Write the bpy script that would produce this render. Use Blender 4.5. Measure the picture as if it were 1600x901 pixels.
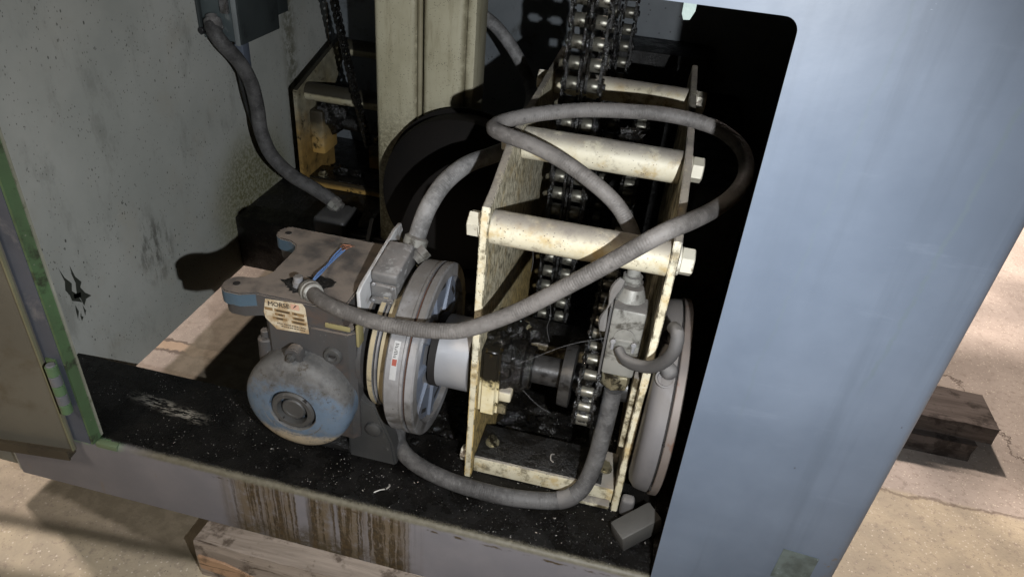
import bpy, bmesh, math, random
from mathutils import Vector, Matrix, noise
random.seed(7)
for o in list(bpy.data.objects): bpy.data.objects.remove(o)
sc = bpy.context.scene
COL = sc.collection
V = Vector

# ---------------------------------------------------------------- camera
cd = bpy.data.cameras.new('camera'); cam = bpy.data.objects.new('camera', cd); COL.objects.link(cam)
CX = (0.97128605, 0.2239039, 0.08043909)
CD = (0.18984227, -0.52560447, -0.8292767)
CF = (-0.14339915, 0.82073564, -0.55301872)
cam.matrix_world = Matrix(((CX[0], -CD[0], -CF[0], 0.0), (CX[1], -CD[1], -CF[1], -0.60257),
                           (CX[2], -CD[2], -CF[2], 0.82110), (0, 0, 0, 1)))
cd.sensor_width = 36; cd.lens = 36 * 1100 / 1600; cd.clip_start = .01; cd.clip_end = 100
sc.camera = cam

# ---------------------------------------------------------------- world, lamps, exposure
w = bpy.data.worlds.new('World'); sc.world = w; w.use_nodes = True
w.node_tree.nodes['Background'].inputs[0].default_value = (.80, .76, .74, 1)
w.node_tree.nodes['Background'].inputs[1].default_value = .02
def lamp(name, kind, loc, target, energy, color, **kw):
    d = bpy.data.lights.new(name, kind); d.energy = energy; d.color = color
    for k, v in kw.items(): setattr(d, k, v)
    o = bpy.data.objects.new(name, d); COL.objects.link(o); o.location = loc
    o.rotation_euler = (V(target) - V(loc)).to_track_quat('-Z', 'Y').to_euler()
    return o
# hand torch held just right of and below the lens
lamp('torch_light', 'SPOT', (.135, -.56, .728), (-.12, .12, .29), 50, (.93, .96, 1.0),
     spot_size=math.radians(112), spot_blend=1.0, shadow_soft_size=.005)
# warm workshop ceiling lamps: one in front, one behind the machine
lamp('ceiling_lamp_front', 'AREA', (-1.6, -2.2, 3.0), (-.6, .1, 0), 52, (1.0, .86, .70), size=.7)
lamp('ceiling_lamp_left', 'AREA', (-3.3, 1.25, 2.85), (-.9, .4, -.2), 200, (1.0, .88, .81), size=.3)
lamp('ceiling_lamp_rear', 'AREA', (.25, 3.3, 3.2), (1.0, .9, -.2), 330, (1.0, .86, .78), size=.25)
lamp('ceiling_lamp_far', 'AREA', (-.4, 2.3, 2.8), (.85, .6, -.2), 165, (1.0, .86, .76), size=.18)
sc.view_settings.view_transform = 'Standard'; sc.view_settings.look = 'None'
sc.view_settings.exposure = 0; sc.view_settings.gamma = 1
sc.render.engine = 'CYCLES'; sc.cycles.max_bounces = 6

# ---------------------------------------------------------------- materials
class NT:
    def __init__(s, name):
        s.m = bpy.data.materials.new(name); s.m.use_nodes = True
        s.t = s.m.node_tree; s.b = s.t.nodes['Principled BSDF']; s._pos = None; s._obj = None
    def n(s, typ, **kw):
        x = s.t.nodes.new(typ)
        for k, v in kw.items(): setattr(x, k, v)
        return x
    def l(s, a, b): s.t.links.new(a, b)
    def setin(s, sock, v):
        if hasattr(v, 'links'): s.l(v, sock)
        elif isinstance(v, (tuple, list)) and len(v) == 3 and sock.type == 'RGBA': sock.default_value = (*v, 1)
        else: sock.default_value = v
    def pos(s):
        if not s._pos: s._pos = s.n('ShaderNodeNewGeometry')
        return s._pos.outputs['Position']
    def obj(s):
        if not s._obj: s._obj = s.n('ShaderNodeTexCoord')
        return s._obj.outputs['Object']
    def uv(s):
        s.obj(); return s._obj.outputs['UV']
    def scale(s, vec, sx, off=(0, 0, 0)):
        mp = s.n('ShaderNodeMapping'); s.l(vec, mp.inputs[0]); mp.inputs['Scale'].default_value = sx
        mp.inputs['Location'].default_value = off
        return mp.outputs[0]
    def noise(s, vec, sc_, det=4, rough=.6, dist=0):
        x = s.n('ShaderNodeTexNoise'); s.l(vec, x.inputs['Vector']); x.inputs['Scale'].default_value = sc_
        x.inputs['Detail'].default_value = det; x.inputs['Roughness'].default_value = rough; x.inputs['Distortion'].default_value = dist
        return x.outputs['Fac']
    def voro(s, vec, sc_, feat='F1'):
        x = s.n('ShaderNodeTexVoronoi', feature=feat); s.l(vec, x.inputs['Vector']); x.inputs['Scale'].default_value = sc_
        return x.outputs['Distance']
    def ramp(s, fac, lo, hi):
        x = s.n('ShaderNodeMapRange'); s.l(fac, x.inputs[0])
        x.interpolation_type = 'SMOOTHSTEP'
        a, b = (lo, hi)
        x.inputs[1].default_value = a; x.inputs[2].default_value = b
        x.inputs[3].default_value = 0; x.inputs[4].default_value = 1
        if a > b:
            x.inputs[1].default_value = b; x.inputs[2].default_value = a
            x.inputs[3].default_value = 1; x.inputs[4].default_value = 0
        return x.outputs[0]
    def math(s, op, a, b=None, c=None):
        x = s.n('ShaderNodeMath', operation=op)
        for i, v in enumerate((a, b, c)):
            if v is not None: s.setin(x.inputs[i], v)
        return x.outputs[0]
    def mix(s, fac, a, b):
        x = s.n('ShaderNodeMix', data_type='RGBA'); s.setin(x.inputs[0], fac); s.setin(x.inputs[6], a); s.setin(x.inputs[7], b)
        return x.outputs[2]
    def xyz(s, vec):
        x = s.n('ShaderNodeSeparateXYZ'); s.l(vec, x.inputs[0]); return x.outputs
    def bump(s, h, strength, dist=.001):
        x = s.n('ShaderNodeBump'); s.l(h, x.inputs['Height']); x.inputs['Strength'].default_value = strength
        x.inputs['Distance'].default_value = dist; s.l(x.outputs[0], s.b.inputs['Normal'])
    def out(s, col, rough=.6, metal=0, spec=.5):
        s.setin(s.b.inputs['Base Color'], col); s.setin(s.b.inputs['Roughness'], rough)
        s.setin(s.b.inputs['Metallic'], metal); s.setin(s.b.inputs['Specular IOR Level'], spec)
        return s.m

def paint(name, col, col2=None, rough=.55, metal=0., mott=6, stain=None, stain_scale=14, stain_t=(.55, .7), stain_stretch=(1, 1, 1),
          spot=None, spot_scale=60, spot_t=.16, dust=None, dust_t=(.3, .9), bump=.25, bump_scale=160, spec=.4):
    t = NT(name); o = t.obj()
    col2 = col2 or tuple(c * .72 for c in col)
    c = t.mix(t.ramp(t.noise(o, mott, 5), .35, .68), col, col2)
    r = rough
    if stain:
        f = t.ramp(t.noise(t.scale(o, stain_stretch), stain_scale, 8, .68, .3), *stain_t)
        c = t.mix(f, c, stain)
    if spot:
        v = t.voro(o, spot_scale); n2 = t.noise(o, spot_scale * .13, 3)
        f = t.math('MULTIPLY', t.ramp(v, spot_t, spot_t * .6), t.ramp(n2, .45, .6))
        c = t.mix(f, c, spot)
    if dust:
        g = t.n('ShaderNodeNewGeometry'); z = t.xyz(g.outputs['Normal'])[2]
        f = t.math('MULTIPLY', t.ramp(z, *dust_t), t.ramp(t.noise(o, 22, 5), .25, .6))
        c = t.mix(f, c, dust)
        r = t.math('ADD', t.math('MULTIPLY', f, .9 - rough), rough)
    t.bump(t.noise(o, bump_scale, 5, .7), bump)
    return t.out(c, r, metal, spec)

# --- setting materials
def mat_concrete():
    t = NT('concrete'); p = t.pos(); x, y, z = t.xyz(p)[:3]
    c = t.mix(t.ramp(t.noise(p, 3.5, 6), .35, .68), (.365, .315, .275), (.255, .218, .19))
    near = t.ramp(t.math('ADD', t.math('ADD', y, t.math('MULTIPLY', t.ramp(x, -.2, -.4), .34)), t.math('MULTIPLY', t.noise(p, 6, 3), .03)), .50, .485)   # the slab this side of the joint is yellower
    c = t.mix(t.math('MULTIPLY', near, .75), c, t.mix(t.ramp(t.noise(p, 9, 6), .35, .65), (.42, .36, .25), (.31, .27, .195)))
    c = t.mix(t.ramp(t.voro(p, 120), .22, .1), c, (.52, .46, .38))
    c = t.mix(t.ramp(t.voro(t.scale(p, (1, 1, 1), (3, 7, 1)), 130), .14, .08), c, (.17, .14, .115))
    c = t.mix(t.math('MULTIPLY', t.ramp(t.noise(p, 70, 5, .7), .52, .66), .55), c, (.20, .16, .135))
    # joint and crack lines, the joint filled with dirt
    wob = t.math('MULTIPLY', t.math('SUBTRACT', t.noise(p, 14, 5, .7), .5), .05)
    j = t.math('ABSOLUTE', t.math('SUBTRACT', t.math('ADD', y, wob), .478))
    c = t.mix(t.math('MULTIPLY', t.ramp(j, .0055, .0015), t.math('MULTIPLY', t.ramp(x, .2, .3), .6)), c, (.12, .09, .07))
    w2 = t.math('MULTIPLY', t.math('SUBTRACT', t.noise(p, 11, 8, .75), .5), .22)
    k = t.math('ABSOLUTE', t.math('SUBTRACT', t.math('ADD', t.math('SUBTRACT', x, .84), t.math('MULTIPLY', t.math('SUBTRACT', y, .8), .42)), w2))
    c = t.mix(t.math('MULTIPLY', t.ramp(k, .006, .001), t.ramp(y, .50, .56)), c, (.075, .055, .045))
    # tan filled crack inside the machine
    w3 = t.math('MULTIPLY', t.math('SUBTRACT', t.noise(p, 13, 5, .7), .5), .06)
    q = t.math('ABSOLUTE', t.math('SUBTRACT', t.math('ADD', y, w3), .432))
    ins = t.math('MULTIPLY', t.ramp(x, -.62, -.66), t.ramp(y, .2, .25))
    c = t.mix(t.math('MULTIPLY', t.ramp(q, .024, .02), ins), c, (.09, .07, .06))
    c = t.mix(t.math('MULTIPLY', t.ramp(q, .015, .011), ins), c, (.46, .34, .235))
    # shade under the sill painted as an olive patch, then a soft dark line
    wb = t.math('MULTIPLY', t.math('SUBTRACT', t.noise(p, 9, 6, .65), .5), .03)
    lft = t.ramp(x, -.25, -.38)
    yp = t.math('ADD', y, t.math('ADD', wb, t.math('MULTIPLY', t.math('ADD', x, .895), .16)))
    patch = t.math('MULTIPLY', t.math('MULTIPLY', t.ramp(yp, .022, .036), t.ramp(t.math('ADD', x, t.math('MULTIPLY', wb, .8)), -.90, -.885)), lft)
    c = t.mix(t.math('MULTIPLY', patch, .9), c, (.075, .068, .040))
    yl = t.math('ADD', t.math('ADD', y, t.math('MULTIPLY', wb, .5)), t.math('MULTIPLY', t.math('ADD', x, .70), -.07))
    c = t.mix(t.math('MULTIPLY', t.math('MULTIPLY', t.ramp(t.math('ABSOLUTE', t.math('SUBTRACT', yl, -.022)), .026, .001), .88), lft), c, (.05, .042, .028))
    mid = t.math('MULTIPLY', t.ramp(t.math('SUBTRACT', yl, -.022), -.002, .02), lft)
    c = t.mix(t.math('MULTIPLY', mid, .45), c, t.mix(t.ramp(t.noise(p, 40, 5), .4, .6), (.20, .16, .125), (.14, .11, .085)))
    h = t.math('ADD', t.noise(p, 220, 4), t.math('MULTIPLY', t.voro(p, 130), .5))
    t.bump(h, .6, .0015)
    return t.out(c, .85, 0, .25)

def mat_sill():
    """Front lip of the base: lilac grey front with brown oil runs, olive worn edge, black oily top with pale chips."""
    t = NT('sill_paint_and_oil'); p = t.pos(); x, y, z = t.xyz(p)[:3]
    front = t.mix(t.ramp(t.noise(p, 7, 5), .35, .65), (.168, .160, .170), (.135, .131, .143))
    front = t.mix(t.ramp(t.noise(t.scale(p, (60, 60, 14)), 1, 4), .66, .74), front, (.16, .14, .13))
    bandx = t.math('MULTIPLY', t.ramp(x, -.525, -.47), t.ramp(x, -.19, -.245))
    wx = t.math('MULTIPLY', t.math('SUBTRACT', t.noise(t.scale(p, (30, 0, 60)), 1, 4, .7), .5), .006)
    cb = t.n('ShaderNodeCombineXYZ'); t.l(t.math('ADD', x, wx), cb.inputs[0]); t.l(z, cb.inputs[2])
    pw = cb.outputs[0]
    dn = t.noise(t.scale(pw, (125, 0, 3.0)), 1, 3, .6)
    dn2 = t.noise(t.scale(pw, (22, 0, .8), (3, 0, 0)), 1, 3, .55)
    reach = t.ramp(t.math('ADD', z, t.math('MULTIPLY', dn2, .20)), -.045, .0)
    broad = t.math('MULTIPLY', t.math('MULTIPLY', t.ramp(dn2, .40, .52), bandx), t.ramp(t.noise(p, 55, 5, .75), .28, .55))
    drip = t.math('MULTIPLY', t.math('MULTIPLY', t.ramp(dn, .47, .54), t.ramp(dn2, .36, .46)), bandx)
    drip = t.math('MULTIPLY', drip, t.ramp(t.noise(t.scale(p, (160, 90, 60)), 1, 4, .75), .30, .5))
    base_smear = t.math('MULTIPLY', t.math('MULTIPLY', t.ramp(t.math('ADD', z, t.math('MULTIPLY', dn2, .09)), -.025, -.065), t.ramp(t.noise(p, 16, 5), .34, .52)), bandx)
    base_smear = t.math('MULTIPLY', base_smear, t.ramp(t.noise(p, 120, 4, .8), .3, .55))
    dcol = t.mix(t.ramp(t.noise(p, 110, 4), .35, .65), (.050, .030, .008), (.020, .014, .006))
    front = t.mix(t.math('MULTIPLY', broad, .78), front, (.092, .062, .022))
    front = t.mix(t.math('MULTIPLY', base_smear, .92), front, (.038, .028, .011))
    front = t.mix(t.math('MULTIPLY', drip, .92), front, dcol)
    fd = t.noise(t.scale(p, (70, 0, 1.2), (9, 0, 4)), 1, 3, .6)      # a few thin runs outside the big patch
    front = t.mix(t.math('MULTIPLY', t.math('MULTIPLY', t.ramp(fd, .70, .74), t.ramp(x, -.62, -.5)), .75), front, dcol)
    # worn olive edge
    nz = t.noise(p, 45, 6, .7)
    edge = t.ramp(t.math('ADD', z, t.math('MULTIPLY', nz, .005)), -.007, -.001)
    edge = t.math('MULTIPLY', edge, t.ramp(x, -.70, -.60))
    c = t.mix(edge, front, t.mix(t.ramp(t.noise(p, 130, 4), .4, .6), (.112, .102, .074), (.090, .081, .056)))
    crust = t.math('MULTIPLY', t.ramp(t.math('ABSOLUTE', t.math('ADD', z, t.math('ADD', t.math('MULTIPLY', nz, .012), .006))), .003, .0005), t.ramp(t.noise(p, 26, 4), .5, .62))
    c = t.mix(t.math('MULTIPLY', crust, t.ramp(x, -.6, -.5)), c, (.045, .03, .012))
    green = t.math('MULTIPLY', t.ramp(x, -.66, -.70), t.ramp(z, -.014, -.002))
    c = t.mix(t.math('MULTIPLY', green, t.ramp(t.noise(p, 60, 3), .35, .5)), c, (.16, .30, .13))
    # oily top
    nf = t.noise(p, 420, 3, .8)
    top = t.ramp(t.math('ADD', y, t.math('ADD', t.math('MULTIPLY', t.math('SUBTRACT', nz, .5), .009), t.math('MULTIPLY', t.math('SUBTRACT', nf, .5), .012))), .006, .013)
    blk = t.mix(t.ramp(t.noise(p, 16, 6), .4, .65), (.003, .0028, .0026), (.0075, .007, .0064))
    grey = t.math('MULTIPLY', t.ramp(t.noise(p, 300, 5, .8), .58, .72), t.ramp(t.math('ABSOLUTE', t.math('SUBTRACT', t.math('ADD', y, t.math('MULTIPLY', t.noise(p, 8, 3), .05)), .058)), .05, .01))
    grey = t.math('MULTIPLY', grey, t.ramp(x, -.42, -.02))
    blk = t.mix(t.math('MULTIPLY', grey, .9), blk, (.15, .148, .148))
    sp = t.math('MULTIPLY', t.ramp(t.voro(p, 190), .15, .08), t.ramp(t.noise(p, 24, 4), .50, .58))
    blk = t.mix(sp, blk, (.42, .40, .38))
    # dry smear of pale dust near the left of the sill
    sx = t.math('ABSOLUTE', t.math('ADD', x, .655)); sy = t.math('ABSOLUTE', t.math('SUBTRACT', t.math('ADD', y, t.math('MULTIPLY', t.math('ADD', x, .655), .15)), .095))
    sm = t.math('MULTIPLY', t.math('MULTIPLY', t.ramp(sx, .085, .03), t.ramp(sy, .016, .004)), t.ramp(t.noise(t.scale(p, (40, 170, 1)), 1, 6, .75), .47, .57))
    blk = t.mix(sm, blk, (.25, .235, .20))
    c = t.mix(top, c, blk)
    r = t.math('ADD', t.math('MULTIPLY', top, t.math('SUBTRACT', t.math('MULTIPLY', t.ramp(t.noise(p, 26, 5), .42, .6), .34), .46)), .55)
    h = t.math('ADD', t.noise(p, 260, 6, .8), t.math('MULTIPLY', t.noise(p, 60, 4), 1.2))
    t.bump(t.math('MULTIPLY', h, t.math('ADD', t.math('MULTIPLY', top, .97), .03)), .9, .0016)
    return t.out(c, r, 0, t.math('SUBTRACT', .4, t.math('MULTIPLY', top, .18)))

def mat_oily(name='black_oil_film', wet=.22, chips=True):
    t = NT(name); p = t.pos()
    c = t.mix(t.ramp(t.noise(p, 20, 6), .4, .68), (.004, .0037, .0033), (.010, .009, .0075))
    if chips:
        sp = t.math('MULTIPLY', t.ramp(t.voro(p, 170), .13, .07), t.ramp(t.noise(p, 21, 4), .52, .6))
        c = t.mix(sp, c, (.35, .34, .34))
    r = t.math('ADD', t.math('MULTIPLY', t.ramp(t.noise(p, 33, 4), .40, .62), .30), max(.05, wet - .14))
    t.bump(t.math('ADD', t.noise(p, 90, 5, .65), t.math('MULTIPLY', t.noise(p, 420, 4), .4)), 1.0, .004)
    return t.out(c, r, 0, .5)

def mat_panel():
    """Blue-grey enamel of the front with faint vertical runs, chips and small scratches."""
    t = NT('blue_grey_enamel'); p = t.pos(); x, y, z = t.xyz(p)[:3]
    c = t.mix(t.ramp(t.noise(p, 4.5, 6), .3, .7), (.104, .128, .166), (.076, .096, .128))
    c = t.mix(t.math('MULTIPLY', t.ramp(t.noise(t.scale(p, (34, 34, 1.6)), 1, 5, .6), .50, .70), .42), c, (.066, .083, .108))
    c = t.mix(t.math('MULTIPLY', t.ramp(t.noise(t.scale(p, (9, 1, 40)), 1, 6, .7), .58, .74), .16), c, (.17, .20, .25))
    # two long grey-green runs
    wv = t.math('MULTIPLY', t.math('SUBTRACT', t.noise(t.scale(p, (0, 0, 9)), 1, 5, .65), .5), .03)
    for x0, tilt, zl, wd, a in ((.158, .045, .29, .0022, .30), (.262, .05, .36, .0030, .55)):
        d = t.math('ABSOLUTE', t.math('SUBTRACT', t.math('ADD', x, wv), t.math('ADD', x0, t.math('MULTIPLY', t.math('SUBTRACT', z, .4), tilt))))
        f = t.math('MULTIPLY', t.math('MULTIPLY', t.ramp(d, wd, wd * .3), t.ramp(z, zl, zl + .04)), t.ramp(t.noise(p, 45, 4, .7), .33, .52))
        c = t.mix(t.math('MULTIPLY', f, a), c, (.085, .11, .125))
    v = t.math('MULTIPLY', t.ramp(t.voro(t.scale(p, (1, 1, .6)), 30), .035, .02), t.ramp(t.noise(p, 9, 3), .5, .56))
    c = t.mix(v, c, (.05, .055, .07))
    sc2 = t.math('MULTIPLY', t.ramp(t.noise(t.scale(p, (60, 60, 190)), 1, 3, .8), .69, .74), t.ramp(t.noise(p, 7, 3), .5, .62))
    c = t.mix(sc2, c, (.20, .235, .285))
    # worn dark chips along the lower right corner
    f = t.math('MULTIPLY', t.ramp(t.noise(p, 75, 5, .75), .56, .62), t.math('MULTIPLY', t.ramp(x, .300, .312), t.ramp(z, .2, .1)))
    c = t.mix(f, c, (.10, .08, .06))
    r = t.math('ADD', t.math('MULTIPLY', t.noise(p, 12, 4), .2), .38)
    t.bump(t.math('ADD', t.math('MULTIPLY', t.noise(p, 55, 4, .5), .25), t.math('MULTIPLY', t.noise(p, 6, 3, .5), 3.0)), .35, .002)
    return t.out(c, r, 0, .4)

def mat_sidewall():
    """Pale grey-green inside skin with splashes of oil, scuffs and one torn patch of paint."""
    t = NT('grey_green_skin'); p = t.pos(); x, y, z = t.xyz(p)[:3]
    c = t.mix(t.ramp(t.noise(p, 3.2, 6), .3, .7), (.43, .435, .40), (.325, .335, .305))
    c = t.mix(t.math('MULTIPLY', t.ramp(t.noise(p, 10, 6, .7), .5, .72), .5), c, (.36, .345, .295))
    n8 = t.noise(p, 8, 4)
    for s_, th, lo, k in ((90, .15, .46, .85), (190, .20, .44, .75), (40, .085, .52, .9), (23, .05, .5, .9)):
        v = t.math('MULTIPLY', t.ramp(t.voro(t.scale(p, (1, 1, .55), (s_, 2, 3)), s_), th, th * .55), t.ramp(t.noise(p, s_ * .11, 3), lo, lo + .1))
        c = t.mix(t.math('MULTIPLY', v, k), c, (.045, .045, .038))
    # scuffed dark patch and oil splash towards the rear base
    d1 = t.math('ADD', t.math('POWER', t.math('SUBTRACT', y, .40), 2), t.math('MULTIPLY', t.math('POWER', t.math('SUBTRACT', z, .075), 2), .45))
    c = t.mix(t.math('MULTIPLY', t.math('MULTIPLY', t.ramp(d1, .0038, .0002), t.ramp(t.noise(t.scale(p, (1, 60, 22)), 1, 7, .75), .46, .62)), .8), c, (.085, .082, .07))
    d2 = t.math('ADD', t.math('POWER', t.math('SUBTRACT', y, .76), 2), t.math('POWER', t.math('SUBTRACT', z, .02), 2))
    splash = t.math('MULTIPLY', t.ramp(d2, .034, .0015), t.ramp(t.noise(p, 130, 6, .75), .44, .56))
    c = t.mix(splash, c, (.042, .04, .018))
    c = t.mix(t.math('MULTIPLY', t.ramp(d2, .045, .004), .55), c, (.22, .215, .11))
    # dark vertical oil run behind the chains
    d3 = t.math('ABSOLUTE', t.math('SUBTRACT', t.math('ADD', y, t.math('MULTIPLY', t.noise(p, 9, 3), .03)), 1.0))
    c = t.mix(t.math('MULTIPLY', t.math('MULTIPLY', t.ramp(d3, .05, .005), t.ramp(t.noise(p, 60, 5, .7), .36, .56)), .75), c, (.10, .095, .055))
    sm = t.math('MULTIPLY', t.ramp(t.noise(t.scale(p, (1, 16, 7)), 1, 7, .72), .52, .70), .42)
    c = t.mix(sm, c, (.17, .172, .15))
    sc3 = t.math('MULTIPLY', t.ramp(t.noise(t.scale(p, (1, 25, 120)), 1, 2, .8), .70, .735), t.ramp(n8, .5, .6))
    c = t.mix(t.math('MULTIPLY', sc3, .6), c, (.42, .43, .39))
    t.bump(t.noise(p, 90, 5), .15)
    return t.out(c, .5, 0, .35)

def mat_cream(name, streak=0., oil=.5, oil_t=(.52, .66), dark=(.05, .035, .012)):
    t = NT(name); o = t.pos()
    c = t.mix(t.ramp(t.noise(o, 9, 5), .3, .7), (.56, .52, .40), (.43, .385, .265))
    c = t.mix(t.math('MULTIPLY', t.ramp(t.noise(o, 26, 7, .7), .50, .68), .6), c, (.34, .22, .055))
    if streak:
        st = t.noise(t.scale(o, (70, 230, 62)), 1, 4, .75)
        zz = t.xyz(t.pos())[2]
        c = t.mix(t.math('MULTIPLY', t.ramp(t.math('ADD', zz, t.math('MULTIPLY', t.math('SUBTRACT', t.noise(o, 14, 5, .7), .5), .2)), .30, .14), .8), c, (.44, .30, .085))
        c = t.mix(t.math('MULTIPLY', t.ramp(st, .47, .56), streak), c, (.07, .06, .032))
    c = t.mix(t.math('MULTIPLY', t.ramp(t.noise(o, 38, 8, .72), *oil_t), oil), c, dark)
    v = t.math('MULTIPLY', t.ramp(t.voro(o, 210), .2, .1), t.ramp(t.noise(o, 24, 3), .42, .55))
    c = t.mix(v, c, (.06, .045, .03))
    g = t.n('ShaderNodeNewGeometry'); nz = t.xyz(g.outputs['Normal'])[2]
    c = t.mix(t.math('MULTIPLY', t.math('MULTIPLY', t.ramp(nz, .25, .95), t.ramp(t.noise(o, 30, 5, .7), .22, .5)), .85), c, (.165, .15, .135))
    t.bump(t.noise(o, 190, 5, .7), .35 if not streak else .6, .001)
    return t.out(c, .5, 0, .35)

def mat_hose(name, col, col2, rib=.0032, ribamt=.22, scuff=(.36, .345, .33)):
    t = NT(name); u = t.xyz(t.uv()); o = t.obj()
    c = t.mix(t.ramp(t.noise(o, 17, 8, .75), .40, .62), tuple(k * 1.2 for k in col), tuple(k * .8 for k in col2))
    c = t.mix(t.math('MULTIPLY', t.ramp(t.noise(t.scale(t.uv(), (160, 7, 1)), 1, 5, .75), .53, .68), .5), c, scuff)
    c = t.mix(t.math('MULTIPLY', t.ramp(t.noise(o, 90, 5, .7), .58, .68), .5), c, tuple(k * .35 for k in col))
    s = t.math('SINE', t.math('MULTIPLY', t.math('ADD', u[0], t.math('MULTIPLY', u[1], rib)), 2 * math.pi / rib))
    s = t.math('MULTIPLY', s, t.ramp(t.noise(t.scale(t.uv(), (9, 0, 0)), 1, 2), .38, .58))
    t.bump(t.math('ADD', t.math('MULTIPLY', s, ribamt), t.noise(o, 240, 4)), .5, .0012)
    return t.out(c, .62, 0, .3)

def mat_wood(name, a, b, grime=(.05, .035, .025)):
    t = NT(name); o = t.pos()
    g = t.noise(t.scale(o, (5, 70, 70)), 1, 7, .65, .6)
    c = t.mix(t.ramp(g, .35, .65), a, b)
    c = t.mix(t.math('MULTIPLY', t.ramp(t.noise(o, 22, 6, .7), .5, .64), .8), c, grime)
    c = t.mix(t.ramp(t.noise(t.scale(o, (8, 160, 160)), 1, 4, .7), .60, .68), c, grime)
    t.bump(g, .8, .002)
    return t.out(c, .8, 0, .2)

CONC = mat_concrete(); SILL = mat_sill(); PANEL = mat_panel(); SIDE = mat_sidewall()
OIL = mat_oily(); OILDRY = mat_oily('black_dried_oil', .5); OILWET = mat_oily('wet_black_grease', .16, False)
CREAM = mat_cream('cream_paint', 0, .7, (.49, .63)); CREAMS = mat_cream('cream_paint_streaked', .88, .55, (.54, .68))
def mat_bracket():
    t = NT('yellowed_bracket_paint'); o = t.pos(); z = t.xyz(o)[2]
    c = t.mix(t.ramp(t.noise(o, 11, 5), .3, .7), (.42, .40, .30), (.33, .29, .17))
    c = t.mix(t.math('MULTIPLY', t.ramp(t.math('ADD', z, t.math('MULTIPLY', t.math('SUBTRACT', t.noise(o, 16, 5, .7), .5), .22)), .24, .10), .85), c, (.42, .24, .045))
    c = t.mix(t.ramp(t.noise(o, 34, 7, .75), .55, .66), c, (.05, .035, .012))
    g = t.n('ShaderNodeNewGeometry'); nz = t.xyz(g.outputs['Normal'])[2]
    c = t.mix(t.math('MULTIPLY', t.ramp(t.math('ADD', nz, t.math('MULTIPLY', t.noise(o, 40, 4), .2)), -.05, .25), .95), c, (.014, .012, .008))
    t.bump(t.noise(o, 160, 4), .3)
    return t.out(c, .5, 0, .35)
CREAMY = mat_bracket()
CREAMO = mat_cream('cream_paint_oily', 0, .95, (.40, .58), (.03, .02, .006)); CREAML = mat_cream('cream_paint_light', 0, .6, (.52, .66), (.13, .10, .07))
def mat_upright():
    t = NT('upright_paint'); o = t.pos(); x, y, z = t.xyz(o)[:3]
    c = t.mix(t.ramp(t.noise(o, 7, 6), .3, .7), (.37, .345, .245), (.27, .25, .165))
    c = t.mix(t.math('MULTIPLY', t.ramp(t.noise(t.scale(o, (60, 60, 9)), 1, 5, .7), .48, .7), .5), c, (.17, .145, .08))
    for s_, th, lo in ((260, .24, .40), (120, .12, .5)):
        v = t.math('MULTIPLY', t.ramp(t.voro(o, s_), th, th * .5), t.ramp(t.noise(o, s_ * .1, 4), lo, lo + .14))
        c = t.mix(t.math('MULTIPLY', v, .8), c, (.04, .035, .02))
    # channel shading painted in along the seams, greasy dirt on the lower part
    for x0 in (-.4215, -.4105, -.3345):
        d = t.math('ABSOLUTE', t.math('SUBTRACT', x, x0))
        c = t.mix(t.math('MULTIPLY', t.math('MULTIPLY', t.ramp(d, .011, .0), t.ramp(t.noise(o, 45, 5, .7), .3, .55)), .65), c, (.085, .07, .035))
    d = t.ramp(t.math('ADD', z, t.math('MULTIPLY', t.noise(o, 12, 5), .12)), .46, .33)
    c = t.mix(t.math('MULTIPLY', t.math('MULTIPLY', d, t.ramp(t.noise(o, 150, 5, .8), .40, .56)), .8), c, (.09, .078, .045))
    f = t.math('MULTIPLY', t.ramp(t.noise(t.scale(o, (220, 220, 40)), 1, 3, .7), .66, .70), t.ramp(t.math('ABSOLUTE', t.math('ADD', x, .4105)), .004, .001))
    c = t.mix(f, c, (.62, .60, .52))
    t.bump(t.noise(o, 190, 5, .7), .3)
    return t.out(c, .5, 0, .35)
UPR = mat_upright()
EDGE = paint('raw_panel_edge', (.05, .033, .018), (.02, .015, .01), .7, stain=(.22, .19, .13), stain_scale=60, stain_t=(.6, .66))
DARKIN = paint('brown_inner_skin', (.36, .25, .13), (.22, .15, .075), .6, stain=(.03, .02, .012), stain_scale=6)
REAR = paint('grey_rear_skin', (.15, .165, .175), (.11, .125, .135), .5, stain=(.05, .05, .045), stain_scale=9, stain_t=(.55, .7), spot=(.05, .05, .05))
GREEN = paint('green_jamb_paint', (.085, .16, .07), (.07, .11, .055), .6, stain=(.035, .042, .025), stain_scale=26, stain_t=(.5, .64), spot=(.20, .22, .16), spot_scale=90)
JAMB = paint('jamb_grey_blue', (.085, .095, .122), (.06, .068, .088), .55, stain=(.16, .16, .17), stain_scale=12, stain_t=(.55, .7))
PALEGREEN = paint('pale_green_paint', (.12, .20, .10), (.085, .145, .075), .55, stain=(.08, .09, .06), stain_scale=60)
DOOR = paint('door_inner_paint', (.138, .130, .104), (.105, .099, .08), .6, mott=4, stain=(.085, .07, .045), stain_scale=9, stain_t=(.55, .75), spot=(.06, .045, .03), spot_scale=40, spot_t=.1)
DOORRIM = paint('door_rim_dirt', (.06, .048, .030), (.035, .028, .018), .8, stain=(.02, .016, .01), stain_scale=30)
HGREY = paint('hinge_grey', (.17, .175, .185), (.12, .125, .135), .5, stain=(.1, .1, .09), stain_scale=60)
GEARTOP = paint('gear_case_dusty', (.050, .048, .047), (.030, .029, .028), .6, stain=(.062, .046, .038), stain_scale=13, stain_t=(.50, .66), spot=(.10, .098, .095), spot_scale=110, spot_t=.11, dust=(.15, .125, .104), dust_t=(.35, .9), bump=.5)
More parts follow.
